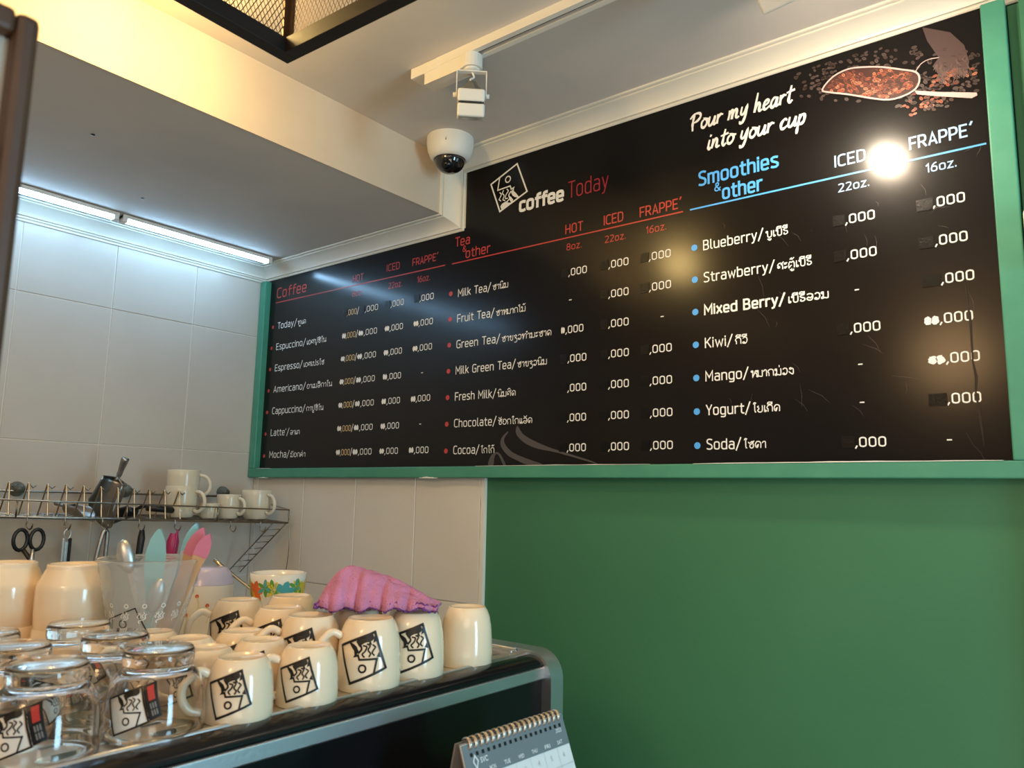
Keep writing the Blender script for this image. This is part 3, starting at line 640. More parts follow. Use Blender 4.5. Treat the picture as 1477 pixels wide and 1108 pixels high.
# ------------------------------------------------------------------ ceiling fittings
tr = empty('light_track', (0, -0.405, ZC), 0, 'white ceiling light track running parallel to the menu wall', 'light track')
mb = MB()
mb.prism([(-.018, 0), (-.018, -.020), (-.006, -.020), (-.006, -.004), (.006, -.004), (.006, -.020), (.018, -.020), (.018, 0)], 0, -1.10, 1.6, WPLASTIC); mb.build('rail', tr)
mb = MB(); mb.box((-1.10, -.0055, -.012), (1.6, .0055, -.004), BLACKP); mb.build('slot', tr)
mb = MB(); mb.box((-1.175, -.019, -.024), (-1.095, .019, 0), WPLASTIC); bevel(mb.build('end_feed', tr), .002)
def spotlight(x, rz, label, tilt=0):
    Rt = Matrix.Translation((0, 0, -.088)) @ Matrix.Rotation(tilt, 4, 'X') @ Matrix.Translation((0, 0, .088))
    def tl(mb): mb.v = [tuple(Rt @ Vector(p)) for p in mb.v]; return mb
    t = empty('spotlight', (x, -0.405, ZC-.020), rz, label, 'spotlight', 'box spotlights on the ceiling track')
    mb = MB(); n = 10
    pts = [(-.125, -.017), (-.02, -.017)]+[(.0+.022*math.cos(a), .022*math.sin(a)) for a in [(-PI/2+PI*k/n) for k in range(n+1)]]+[(-.02, .017), (-.125, .017)]
    mb.prism(pts, 2, -.030, 0.0, WPLASTIC); o = mb.build('adapter', t); bevel(o, .003); o.rotation_euler = (0, 0, -rz)
    mb = MB(); mb.lathe([(0.0001, -.034), (.015, -.034), (.017, -.030), (.017, -.029)], WPLASTIC, 20); mb.build('swivel', t)
    mb = MB()
    for p in ([(-.031, -.005), (.031, -.005)],): pass
    mb.box((-.032, -.006, -.036), (.032, .006, -.034), WPLASTIC); mb.box((-.032, -.006, -.090), (-.030, .006, -.036), WPLASTIC); mb.box((.030, -.006, -.090), (.032, .006, -.036), WPLASTIC)
    mb.build('bracket', t)
    mb = MB()
    for z0, z1 in ((-.104, -.078), (-.134, -.1065)): 
        q = .0285
        mb.box((-q, -q, z0), (q, q, z1), WPLASTIC)
    mb.box((-.0265, -.0265, -.130), (.0265, .0265, -.080), BLACKP)
    bevel(tl(mb).build('lamp_housing', t), .005, 3)
    for s in (-1, 1):
        mb = MB(); mb.tube([(s*.030, 0, -.088), (s*.038, 0, -.088)], .005, WPLASTIC, 12); mb.build('screw', t)
    mb = MB(); mb.lathe([(.0001, -.060), (.010, -.060), (.013, -.066), (.024, -.076), (.025, -.079)], ALU, 20); tl(mb).build('lamp_bulb', t)
    mb = MB(); mb.tube(smooth_line([(0, 0, -.034), (.005, .003, -.045), (-.003, -.004, -.055), (.004, 0, -.064)], 4), .0022, WPLASTIC, 6); mb.build('cable', t)
    mb = MB(); mb.lathe([(.0001, -.1345), (.020, -.1345)], mat('bulb_glow', (1, .9, .7), .3, emit=(1.0, .80, .58, 700)) if 'lit' in label else CERAMIC2, 20); tl(mb).build('lens', t)
    return t
spotlight(-1.01, 0.75, 'white box spotlight on a bracket near the left end of the track', .32)
spotlight(-0.375, -0.15, 'lit white box spotlight at the top edge, before the menu board', math.radians(48))
t = empty('security_camera', (-1.335, -0.12, ZC), 0, 'white dome security camera with a dark lens at the ceiling corner', 'camera')
mb = MB(); mb.lathe([(.062, 0), (.0625, -.014), (.060, -.034), (.053, -.052), (.045, -.060), (.042, -.060), (.040, -.052)], WPLASTIC, 40); mb.build('housing', t)
mb = MB(); mb.lathe([(.041*math.cos(a), -.056-.040*math.sin(a)) for a in [k*PI/2/10 for k in range(10)]]+[(.0001, -.096)], mat('dark_dome', (.006, .006, .007), .04, coat=1), 32); mb.build('dome', t)
mb = MB(); mb.tube([(.012, -.020, -.078), (.018, -.032, -.088)], .012, BLACKM, 16); mb.build('lens', t)
mb = MB(); mb.box((.030, -.052, -.030), (.033, -.049, -.014), BLACKP); mb.build('latch', t)

LEDM = mat('led_diffuser', (1, 1, 1), .4, emit=(0.36, 0.66, 1.0, 37))
def led(y0, y1, label):
    t = empty('led_tube', (-2.172, (y0+y1)/2, ZS), 0, label, 'light tube', 'cool white light tubes under the soffit')
    h = (y1-y0)/2
    mb = MB(); mb.box((-.013, -h, -.010), (.013, h, 0), WPLASTIC); mb.build('housing', t)
    mb = MB(); n = 8; pts = [(.011*math.cos(PI+PI*k/n), -.010+.011*math.sin(PI+PI*k/n)) for k in range(n+1)]
    mb.prism(pts, 1, -h+.014, h-.014, LEDM, True); mb.build('diffuser', t)
    for s in (-1, 1):
        mb = MB(); mb.box((-.0135, s*(h-.007)-.007, -.022), (.0135, s*(h-.007)+.007, 0), WPLASTIC); bevel(mb.build('end_cap', t), .002)
led(-0.575, -0.085, 'cool white light tube at the soffit corner, ending beside the menu board')
led(-1.22, -0.585, 'cool white light tube running out of frame behind the brown post')

# cage lamp at the top of the picture
t = empty('cage_lamp', (-1.0, -0.86, 2.288), math.radians(2), 'black metal cage lamp with bronze mesh sides under the ceiling', 'lamp')
LQ, LH = 0.42, 0.235; bt = .012
for k, (a, b) in enumerate((((-bt, -LQ), (bt, 0)), ((LQ-bt, -LQ), (LQ+bt, 0)))):
    mb = MB(); mb.box((a[0], a[1]-bt, -.004), (b[0], b[1]+bt, .022), BLACKPAINT); bevel(mb.build('frame_bar', t), .001)
for y in (0, -LQ):
    mb = MB(); mb.box((bt, y-bt, -.004), (LQ-bt, y+bt, .022), BLACKPAINT); bevel(mb.build('frame_bar', t), .001)
for x, y in ((0, 0), (LQ, 0), (0, -LQ), (LQ, -LQ)):
    mb = MB(); mb.box((x-.010, y-.002, .022), (x+.010, y+.002, LH), RUSTM); mb.box((x-.002, y-.010, .022), (x+.002, y+.010, LH), RUSTM); mb.build('post', t)
mb = MB(); mb.box((-bt, -LQ-bt, LH-.004), (LQ+bt, bt, LH+.004), BLACKPAINT); mb.build('top_plate', t)
def mesh_panel(axis, c):
    mb = MB(); a = .0085; hh = LH-.02; nn = int((LQ+hh/1.9)/a)
    for k in range(nn):
        for s in (1, -1):
            x0 = -hh/1.9+k*a; p = [x0, .02]; q = [x0+hh/1.9, LH]
            if p[0] < 0: p = [0, .02+(-x0)*1.9]
            if q[0] > LQ: q = [LQ, LH-(q[0]-LQ)*1.9]
            if q[1] <= p[1]: continue
            if s < 0: p[0] = LQ-p[0]; q[0] = LQ-q[0]
            w2 = .0008
            if axis == 'x': vs = [(p[0]+w2, c+.0005*s, p[1]), (q[0]+w2, c+.0005*s, q[1]), (q[0]-w2, c+.0005*s, q[1]), (p[0]-w2, c+.0005*s, p[1])]
            else: vs = [(c+.0005*s, -p[0]+w2, p[1]), (c+.0005*s, -q[0]+w2, q[1]), (c+.0005*s, -q[0]-w2, q[1]), (c+.0005*s, -p[0]-w2, p[1])]
            mb.add(vs, [(0, 1, 2, 3)], RUSTM)
    tag(mb.build('mesh_panel', t), kind='stuff')
mesh_panel('x', 0); mesh_panel('x', -LQ); mesh_panel('y', 0); mesh_panel('y', LQ)
mb = MB(); mb.lathe([(.0001, LH-.006), (.02, LH-.006), (.02, LH-.05), (.013, LH-.055)], BLACKPAINT, 20, (LQ/2, -LQ/2, 0)); mb.build('lamp_socket', t)
mb = MB(); mb.lathe([(.013, LH-.055), (.022, LH-.085), (.026, LH-.11), (.018, LH-.135), (.0001, LH-.145)], GLASS, 20, (LQ/2, -LQ/2, 0)); mb.build('bulb', t)

# brown wooden framed post at the left edge, close to the camera
t = empty('wooden_partition', (-0.458, -1.468, 1.157), math.radians(0), 'dark brown wooden framed panel standing close, at the left edge', 'partition')
H = 0.696
mb = MB(); mb.box((-.012, .071, 0), (.012, .083, H), WOODB); bevel(mb.build('frame_post', t), .004)
mb = MB(); mb.box((-.012, -.30, 0), (.012, -.262, H), WOODB); bevel(mb.build('frame_post', t), .004)
mb = MB(); mb.box((-.012, -.262, H-.014), (.012, .071, H), WOODB); bevel(mb.build('frame_rail', t), .003)
mb = MB(); mb.box((-.012, -.262, 0), (.012, .071, .03), WOODB); bevel(mb.build('frame_rail', t), .003)
mb = MB(); mb.box((-.009, -.262, .03), (.009, .071, H-.077), WOODB); mb.build('lower_panel', t)
mb = MB(); mb.box((-.002, -.262, H-.077), (.002, .071, H-.014), mat('frosted_panel', (.30, .29, .25), .6)); mb.build('infill_panel', t)

# ------------------------------------------------------------------ counter and espresso machine
AX = -0.01
t = empty('bar_counter', (0, 0, 0), 0, 'wooden bar counter with a raised ledge below the machine', 'counter')
mb = MB(); mb.box((-1.75, -2.6, .86), (-0.60, -0.02, .8985), WOODB); bevel(mb.build('worktop', t), .003)
mb = MB(); mb.box((-1.70, -2.55, 0), (-0.64, -0.04, .86), FRAMEG); mb.build('cabinet_body', t)
mb = MB(); mb.box((-0.695, -2.6, .9), (-0.655, -0.50, 1.127), FRAMEG); mb.build('ledge_riser', t)
mb = MB(); mb.box((-0.70, -2.6, 1.127), (-0.42, -0.50, 1.157), WOODB); bevel(mb.build('ledge_top', t), .003)

MO = Vector((-0.765, -0.425, 0))
em = empty('espresso_machine', (MO.x, MO.y, .90), AX, 'black espresso machine with silver end plate, cups on its top tray', 'espresso machine')
def mk(mb, name, **k): o = mb.build(name, em, **k); return o
L = 1.02; Z0 = .90; DP = .66
zt = 1.335-Z0
# local: +x outward (front), y along (0 at the far end, negative towards the camera)
mb = MB(); mb.box((-DP, -L, .06), (-.03, -.03, zt-.03), BLACKM); mk(mb, 'body')
mb = MB(); n = 8; R = .027
prof = [(-.032, zt-.008), (-.032, zt+.004)]+[(-.028+R*math.sin(a), zt+.004-R*.55*(1-math.cos(a))) for a in [PI/2*k/n*.9 for k in range(1, n+1)]]+[(-.002, zt-.011), (-.030, zt-.011)]
mb.prism(prof, 1, -L, -.030, BLACKM, True); mk(mb, 'front_rim', sharp=40)
mb = MB(); mb.prism([(-.004, zt-.011), (.000, zt-.013), (.000, zt-.030), (-.004, zt-.032), (-.03, zt-.032), (-.03, zt-.011)], 1, -L, -.030, STEEL); bevel(mk(mb, 'steel_strip'), .001)
mb = MB(); mb.box((-.03, -L, .04), (-.005, -.030, zt-.032), BLACKM); mk(mb, 'front_panel')
for y0, y1 in ((-.034, 0), (-L-.034, -L)):
    mb = MB(); R = .045; zz = zt+.011
    outer = [(-DP, .0)]+[(-DP, zz-R)]+[(-DP+R-R*math.cos(a), zz-R+R*math.sin(a)) for a in [PI/2*k/10 for k in range(1, 11)]]+[(.014-R+R*math.sin(a), zz-R+R*math.cos(a)) for a in [PI/2*k/12 for k in range(13)]]+[(.014, .0)]
    mb.prism(outer, 1, y0, y1, STEEL, True); bevel(mk(mb, 'end_plate', sharp=35), .002)
TRAY = mat('tray_steel', (.85, .80, .70), .38, metal=1.0, bump=(30, .1))
# tray with rows of oblong slots: bars between the slots are real
mb = MB(); mb.box((-DP+.02, -L, zt-.012), (-.034, -.034, zt-.006), BLACKM); mk(mb, 'drip_tray')
mb = MB(); S0, S1 = -DP+.02, -.032
for k in range(19):
    x = S0+(S1-S0)*k/18; mb.box((x-.013, -L, zt-.005), (x+.013, -.034, zt), TRAY)
for k in range(20):
    y = -L+(L-.034)*k/19; mb.box((S0, y-.014, zt-.0045), (S1, y+.014, zt-.0003), TRAY)
tag(mk(mb, 'cup_grid'), kind='stuff')
mb = MB(); mb.tube([(-.04, -L, zt+.002), (-.04, -.034, zt+.002)], .004, STEEL, 8); mk(mb, 'edge_wire')
mb = MB()
mb.tube(smooth_line([(-.66, -.05, zt), (-.66, -.05, zt+.012), (-.10, -.05, zt+.012), (-.06, -.05, zt+.010), (-.06, -.05, zt)], 4), .003, STEEL, 8); mk(mb, 'cup_rail')
for s in (-.9, -.12):
    for x in (-.12, -DP+.1):
        mb = MB(); mb.lathe([(.025, .0), (.025, .03), (.018, .06)], BLACKP, 16, (x, s, 0)); mk(mb, 'foot')

# ------------------------------------------------------------------ mugs, standing upside down
ZT = 1.3355
def ring_map(prof_r, az, zc, scale, flip=True):
    """wraps emblem coordinates onto a wall of radius prof_r(z); upside down when flip"""
    s = -1 if flip else 1
    def f(x, y, h=0):
        X, Yy = s*x*scale, s*y*scale; z = zc+Yy; r = prof_r(z)+.0005+h; a = az+X/r
        return (r*math.cos(a), r*math.sin(a), z)
    return f
def interp(prof):
    P = sorted((z, r) for r, z in prof)
    def f(z):
        if z <= P[0][0]: return P[0][1]
        for (z0, r0), (z1, r1) in zip(P, P[1:]):
            if z <= z1: return r0+(r1-r0)*(z-z0)/max(1e-9, z1-z0)
        return P[-1][1]
    return f
def emblem_on(prof_r, az, zc, scale, m, flip=True):
    mb = MB(); f = ring_map(prof_r, az, zc, scale, flip)
    for pts, wd, cl in emblem_strokes(): ribbon(mb, densify(pts, .006, cl), wd*1.15, f, m, closed=cl)
    for pl in emblem_fills()+[[(-.036, -.002), (-.047, .0), (-.042, -.014)], [(-.024, -.030), (-.014, -.030), (-.018, -.042)], [(-.036, -.040), (-.026, -.034), (-.028, -.052)]]:
        c = (sum(p[0] for p in pl)/len(pl), sum(p[1] for p in pl)/len(pl))
        q = densify(pl, .008, True); n = len(q)
        mb.add([f(*c)]+[f(p.x, p.y) for p in q], [(0, 1+i, 1+(i+1) % n) for i in range(n)], m)
    return mb
def make_mug(name, r, h, emb, mtl=CERAMIC, flip=True, az=math.radians(-55), haz=math.radians(-112), es=1.0):
    t = empty(name)
    out = [(r*.975, 0), (r, .002*1), (r*1.005, h*.2), (r*.99, h*.45), (r*.95, h*.68), (r*.88, h*.84), (r*.79, h*.94), (r*.72, h*.985), (r*.70, h), (r*.655, h), (r*.63, h*.972), (.0001, h*.968)]
    inn = [(r*.975, 0), (r*.93, .001), (r*.925, h*.3), (r*.87, h*.7), (r*.7, h*.88), (.0001, h*.90)]
    if not flip: out = [(a, h-b) for a, b in out]; inn = [(a, h-b) for a, b in inn]
    mb = MB(); mb.lathe(out, mtl, 48)
    mb.lathe(inn[::-1], mtl, 48); p = [mb.build('cup_body', t)]
    hz = [(r*.93, h*.76), (r*1.25, h*.82), (r*1.62, h*.66), (r*1.66, h*.42), (r*1.42, h*.22), (r*.99, h*.16)]
    if not flip: hz = [(a, h-b) for a, b in hz]
    mb = MB(); q = smooth_line([(a*math.cos(haz), a*math.sin(haz), b) for a, b in hz], 4); mb.tube(q, .0052, mtl, 10); p.append(mb.build('handle', t))
    if emb:
        pr = interp([(a, b) for a, b in out[:9]])
        p.append(emblem_on(pr, az, h*.50, es, BLACK_INK).build('printed_emblem', t))
    TREE[t.name] = p
    return t
big = make_mug('mug', .0438, .092, True, es=.55); tag(big, 'x', 'mug', 'upside-down logo mugs on the machine')
small = make_mug('mug', .0385, .070, True, es=.43); tag(small, 'x', 'mug', 'upside-down logo mugs on the machine')
plain = make_mug('mug', .0408, .088, False, haz=math.radians(140)); tag(plain, 'x', 'mug', 'upside-down logo mugs on the machine')
MUGS = [
 (big, -.840, -.773, 0, 'upside-down logo mug, tallest with full emblem in the front row'),
 (big, -.840, -.685, 3, 'upside-down logo mug just left of the plain end mug'),
 (big, -.917, -.816, -4, 'upside-down logo mug directly behind the tallest front mug'),
 (big, -1.008, -.800, -6, 'upside-down logo mug in front of the pink cloth, second behind the front row'),
 (big, -1.123, -.799, -2, 'upside-down logo mug with open handle beside the clear plastic cup'),
 (big, -1.108, -.709, 8, 'upside-down logo mug left of the pink cloth, below the floral cup'),
 (big, -.917, -.728, 14, 'upside-down logo mug under the front edge of the pink cloth'),
 (big, -.904, -.624, 60, 'upside-down mug behind the plain one, under the cloth tip'),
 (small, -.835, -.977, 2, 'short upside-down logo mug nearest the glasses in the front row'),
 (small, -.835, -.880, -3, 'short upside-down logo mug, second in the front row'),
 (small, -.985, -.880, 6, 'short upside-down logo mug behind the nearest one, only its top print showing'),
 (small, -.910, -.899, 4, 'short upside-down logo mug behind the second front mug'),
 (small, -.912, -.977, -28, 'short upside-down mug wedged between the front glass and nearest mug'),
 (small, -1.065, -.967, 20, 'short upside-down mug between the plastic cup and the glasses'),
 (small, -.987, -.958, 30, 'short upside-down mug just right of the glasses, behind the front ones'),
 (plain, -.837, -.572, 0, 'plain upside-down mug without print at the right end of the row')]
used = set()
for src, x, y, dr, lab in MUGS:
    if src.name in used: copy_tree(src, (x, y, ZT), math.radians(dr), lab)
    else: used.add(src.name); src.location = (x, y, ZT); src.rotation_euler = (0, 0, math.radians(dr)); src['label'] = lab

# big cappuccino cups stacked upside down at the back
def make_bowl():
    t = empty('cappuccino_cup'); r, h = .051, .091
    out = [(r*.94, 0), (r*.97, .002), (r*1.0, h*.3), (r*1.0, h*.60), (r*.99, h*.68), (r*.955, h*.715), (r*.86, h*.84), (r*.79, h*.92), (r*.775, h*.94), (r*.775, h*.98), (r*.755, h), (r*.70, h), (r*.68, h*.96), (.0001, h*.955)]
    mb = MB(); mb.lathe(out, CERAMIC, 48); mb.lathe([(r*.97, 0), (r*.93, .001), (r*.92, h*.4), (r*.7, h*.7), (.0001, h*.75)][::-1], CERAMIC, 48)
    TREE[t.name] = [mb.build('cup_body', t)]
    return tag(t, 'x', 'cup', 'cappuccino cups stacked upside down')
bowl = make_bowl()
bl = [(-1.302, -1.072, ZT, 'lower upside-down cream cup at the left edge, behind the glasses'), (-1.302, -1.072, ZT+.062, 'upper upside-down cream cup cut by the left edge'),
      (-1.220, -1.008, ZT, 'lower upside-down cream cup left of the plastic cup, behind glasses'), (-1.220, -1.008, ZT+.062, 'upper upside-down cream cup just left of the plastic cup')]
for i, (x, y, z, lab) in enumerate(bl):
    if i: copy_tree(bowl, (x, y, z), 0, lab)
    else: bowl.location = (x, y, z); bowl['label'] = lab

# ------------------------------------------------------------------ glasses, upside down
GREYP = mat('label_grey', (.22, .20, .18), .4)
LBW = mat('label_white', (.80, .78, .72), .4); LBR = mat('label_red', (.50, .04, .03), .4)
def make_glass():
    t = empty('drinking_glass'); h = .090
    out = [(.0515, 0), (.0525, .002), (.0530, .010), (.0522, .026), (.0502, .042), (.0465, .055), (.0415, .064), (.0368, .0685), (.0362, .071), (.0372, .074), (.0376, .080), (.0372, .086), (.0345, h), (.0001, h+.0002)]
    inn = [(.0515, 0), (.0500, .0015), (.0502, .012), (.0494, .026), (.0474, .041), (.0437, .053), (.0385, .061), (.0300, .067), (.0001, .070)]
    mb = MB(); mb.lathe(out, GLASS, 56); mb.lathe(inn[::-1], GLASS, 56)
    p = [mb.build('glass_body', t)]
    pr = interp(out[:8]); az = math.radians(-60); zc = .034
    f = ring_map(pr, az, zc, .40); mb = MB()
    N = 8
    def patchq(u0, u1, m, off, v0=0, v1=1):
        # quad between the emblem square's left edge .. right edge, wrapped
        A, B, Cc, D = [Vector(q) for q in (QUAD[0], QUAD[1], QUAD[2], QUAD[3])]
        vs = []; fs = []
        for i in range(N+1):
            s = u0+(u1-u0)*i/N
            for j in range(N+1):
                v = v0+(v1-v0)*j/N; P = (D+(Cc-D)*s)*(1-v)+(A+(B-A)*s)*v
                q = Vector(f(P.x, P.y)); rr = Vector((q.x, q.y, 0)).normalized()*off; vs.append(q+rr)
        for i in range(N):
            for j in range(N): a = i*(N+1)+j; fs.append((a, a+1, a+N+2, a+N+1))
        mb.add(vs, fs, m)
    patchq(0, 1, LBW, -.0002); patchq(-.34, -.02, BLACK_INK, -.0002); patchq(-.27, -.11, LBR, .0002, .06, .46)
    for q in range(6): patchq(-.27+.06*(q % 3), -.235+.06*(q % 3), GREYP, .0002, .54+.2*(q//3), .70+.2*(q//3))
    for pts, wd, cl in emblem_strokes(): ribbon(mb, densify(pts, .006, cl), wd*.9, lambda x, y, h=0: f(x, y, .0002+h), BLACK_INK, closed=cl)
    for pl in emblem_fills():
        mb.add([tuple(Vector(f(*q))+Vector((f(*q)[0], f(*q)[1], 0))*.008) for q in pl], [tuple(range(len(pl)))], BLACK_INK)
    p.append(mb.build('printed_label', t)); TREE[t.name] = p
    return tag(t, 'x', 'glass', 'upside-down clear glasses on the machine')
gl = make_glass()
GL = [(-.860, -1.066, 0, 'upside-down clear glass with printed label, nearest the mugs'), (-.864, -1.179, 4, 'upside-down clear glass in the bottom left corner'),
      (-.974, -1.061, -48, 'upside-down clear glass just behind the one nearest the mugs'), (-1.088, -1.055, 40, 'upside-down clear glass farthest back, before the cream cups'),
      (-.985, -1.168, 100, 'upside-down clear glass at the left edge, behind the corner one'), (-1.092, -1.162, 150, 'upside-down clear glass cut by the left edge, at the back')]
for i, (x, y, a, lab) in enumerate(GL):
    if i: copy_tree(gl, (x, y, ZT), math.radians(a), lab)
    else: gl.location = (x, y, ZT); gl.rotation_euler = (0, 0, math.radians(a)); gl['label'] = lab

# ------------------------------------------------------------------ clear plastic cup with utensils
PC = (-1.012, -0.905+.0, ZT)
PC = (-1.128, -0.945, ZT)
t = empty('plastic_cup', PC, 0, 'tall clear plastic cup holding spatulas and spoons', 'cup')
ch = .163; r0, r1 = .031, .071
mb = MB()
outp = [(.0001, .003), (r0, .002), (r0+.001, .0)]
for k in range(1, 30):
    z = ch*k/30; rr = r0+(r1-r0)*(z/ch)**.9
    if 20 <= k <= 27 and k % 3 == 0: rr += .0012
    outp.append((rr, z))
outp += [(r1, ch-.004), (r1+.0025, ch-.003), (r1+.0028, ch), (r1+.0005, ch+.0012), (r1-.001, ch-.001)]
outp += [(max(.0001, r0+(r1-r0)*(z/ch)**.9-.0009), z) for z in [ch*k/12 for k in range(11, 0, -1)]]+[(r0-.002, .004), (.0001, .0045)]
mb.lathe(outp, PLASTIC, 48); mb.build('cup_body', t)
mb = MB(); pr = lambda z: r0+(r1-r0)*(max(z, 0)/ch)**.9
for k in range(9):
    f = ring_map(pr, math.radians(-150+k*24), .095, .30, False)
    for pts, wd, cl in emblem_strokes()[2:]: ribbon(mb, pts, wd*1.1, f, LBW, closed=cl, joints=False)
mb.build('printed_pattern', t)
mb = MB(); f = ring_map(pr, math.radians(-60), .062, .62, False)
for pts, wd, cl in emblem_strokes()[:3]: ribbon(mb, densify(pts, .008, cl), wd*.55, f, BLACK_INK, closed=cl)
mb.build('printed_emblem', t)
def stick(name, base, tip, w0, w1, m, label, cat, shape='spatula', m2=None, bs=None):
    """flat utensil standing in the cup, from base to tip (offsets from the cup centre)"""
    t = empty(name, (PC[0]+base[0], PC[1]+base[1], PC[2]+base[2]), 0, label, cat)
    d = Vector(tip)-Vector(base); Ln = d.length; d.normalize()
    side = Vector((.785, .619, 0)); side = (side-d*side.dot(d)).normalized(); nrm = d.cross(side)
    def strip(prof, m, nm, th):
        mb = MB(); vs = []
        for s_, wd in prof:
            c = d*Ln*s_
            vs += [c-side*wd-nrm*th, c+side*wd-nrm*th, c+side*wd*.8+nrm*th, c-side*wd*.8+nrm*th]
        fs = []
        for i in range(len(prof)-1):
            for j in range(4): fs.append((4*i+j, 4*i+(j+1) % 4, 4*i+4+(j+1) % 4, 4*i+4+j))
        fs += [(3, 2, 1, 0), tuple(4*(len(prof)-1)+j for j in range(4))]
        mb.add(vs, fs, m, True); mb.build(nm, t, sharp=50)
    if bs:
        strip([(0, w0), (bs*.55, w0), (bs*.8, w0*1.1), (bs*.92, w1*.75), (bs, w1*.95)], m2 or m, 'handle', .002)
        e = 1-bs; strip([(bs-.01, w1*.95), (bs+e*.3, w1), (bs+e*.6, w1*.82), (bs+e*.85, w1*.45), (1, w1*.08)], m, 'blade', .003)
    elif shape == 'spatula':
        strip([(0, w0), (.30, w0), (.42, w0*1.2), (.50, w0*1.3)], m2 or m, 'handle', .002)
        strip([(.46, w0*1.2), (.56, w1*.65), (.70, w1*.98), (.82, w1), (.92, w1*.72), (.975, w1*.35), (1, w1*.08)], m, 'blade', .003)
    else:
        strip([(0, w0), (.4, w0*.7), (.86, w0)], m, 'handle', .0012)
        mb = MB(); n = 12; vs = []
        c0 = d*Ln*.93
        for i in range(6):
            ph = PI/2*i/5
            for k in range(n):
                a = 2*PI*k/n; vs.append(c0+d*(.026*math.cos(a)*math.cos(ph))+side*(w1*math.sin(a)*math.cos(ph))-nrm*(.010*math.sin(ph)))
        mb.add(vs, [(i*n+k, i*n+(k+1) % n, i*n+n+(k+1) % n, i*n+n+k) for i in range(5) for k in range(n)], m, True); mb.build('bowl', t)
CY1 = mat('cyan_silicone', (.26, .52, .54), .45); CY2 = mat('sky_blue_plastic', (.25, .62, .78), .35); PK = mat('pink_silicone', (.62, .20, .32), .4); WD = mat('pale_wood', (.58, .36, .19), .5)
# along the picture plane: side vector s, upward z
sx, sy_ = .785, .619
def off(s, dpt, z): return (s*sx-dpt*.61, s*sy_+dpt*.78, z)
stick('spatula', off(.006, -.010, .012), off(.014, -.012, .206), .005, .0150, CY1, 'pale turquoise silicone spatula upright in the plastic cup', 'spatula')
stick('spatula', off(.002, .012, .012), off(.055, .02, .214), .004, .0100, CY2, 'sky blue plastic spatula, tallest in the plastic cup', 'spatula', m2=STEEL, bs=.80)
stick('spatula', off(.004, .0, .012), off(.070, .008, .208), .007, .0135, PK, 'pink tipped spatula with pale wooden handle in the plastic cup', 'spatula', m2=WD, bs=.80)
stick('spatula', off(.016, -.010, .012), off(.087, -.010, .200), .007, .0110, PK, 'small pink spatula leaning rightmost in the plastic cup', 'spatula', m2=WD, bs=.84)
stick('spoon', off(.010, .01, .010), off(-.043, .004, .176), .004, .0130, STEEL, 'steel spoon bowl up, leaning left in the plastic cup', 'spoon', shape='spoon')
stick('spoon', off(-.012, .0, .010), off(.022, -.02, .120), .004, .012, STEEL, 'short steel spoon sunk inside the plastic cup', 'spoon', shape='spoon')

# ------------------------------------------------------------------ dotted mug, floral cup, spoon, cloth
t = empty('dotted_mug', (-1.325, -.735, ZT), 0, 'white upside-down mug with red dots and lilac base', 'mug')
mb = MB(); r, h = .046, .124
LIL = mat('lilac_glaze', (.50, .48, .68), .2)
mb.lathe([(r, 0), (r*1.01, .01), (r, .095)], CERAMIC2, 40); mb.build('cup_body', t)
mb = MB(); mb.lathe([(r, .0955), (r*.97, .100), (r*.90, .112), (r*.78, .121), (r*.7, h), (.0001, h)], LIL, 40); mb.build('base', t)
mb = MB(); f = lambda x, z, h=0: ((r+.001+h)*math.cos(x/r), (r+.001+h)*math.sin(x/r), z)
DR = mat('red_dot_print', (.60, .10, .05), .3); YS = mat('pale_yellow_print', (.70, .60, .25), .3)
for k in range(9):
    a = -.13+k*.018; z = (.078, .062, .035, .070, .045)[k % 5]
    mb.add([f(a+.0034*math.cos(j*PI/5), z+.0034*math.sin(j*PI/5)) for j in range(10)], [tuple(range(10))], DR)
    ribbon(mb, [(a, z), (a+.004, z-.015), (a, z-.03)], .0012, f, YS, joints=False)
mb.build('printed_dots', t)
t = empty('floral_cup', (-1.120, -.73+.10, ZT), 0, 'upright floral patterned cup behind the logo mugs', 'cup')
t.location = (-1.266, -.625, ZT)
mb = MB(); h = .112; r = .050
fl = [(.0001, .002), (.030, 0), (.036, .02), (.046, .06), (.050, .09), (.0515, h), (.0475, h), (.046, .09), (.040, .05), (.0001, .02)]
mb.lathe(fl, CERAMIC2, 48); mb.build('cup_body', t)
mb = MB(); pr = interp(fl[1:6]); f = lambda x, z, h=0: ((pr(z)+.0006+h)*math.cos(x/r), (pr(z)+.0006+h)*math.sin(x/r), z)
fc = [mat('print_orange', (.75, .16, .03), .35), mat('print_green', (.12, .35, .05), .35), mat('print_yellow', (.75, .55, .06), .35), mat('print_teal', (.08, .40, .42), .35), mat('print_blue', (.10, .25, .50), .35)]
def petal(x, z, a, l, w_, m):
    c, s_ = math.cos(a), math.sin(a); pl = [(0, 0), (l*.4, w_), (l*.8, w_*.7), (l, 0), (l*.8, -w_*.7), (l*.4, -w_)]
    mb.add([f(x+u*c-v*s_, z+u*s_+v*c) for u, v in pl], [tuple(range(6))], m)
for cx, m in ((-.078, fc[0]), (-.020, fc[3]), (.03, fc[2]), (-.13, fc[4]), (.08, fc[0])):
    for k in range(6): petal(cx, .080, k*PI/3+.2, .022, .0075, m)
    for k in range(7): petal(cx-.022+.002*k, .083+.002*(k % 3), 1.0+k*.7, .020, .0042, fc[1 if k % 2 else 2])
    for k in range(6): petal(cx+.024, .088, k*1.1+.4, .017, .0036, fc[3 if k % 2 else 1])
mb.build('printed_flowers', t)
fcx = (-1.266, -.625, ZT)
t = empty('spoon', (fcx[0], fcx[1], ZT+.03), 0, 'long metal spoon leaning out of the floral cup', 'spoon')
GOLD = mat('warm_steel', (.70, .58, .40), .25, metal=1)
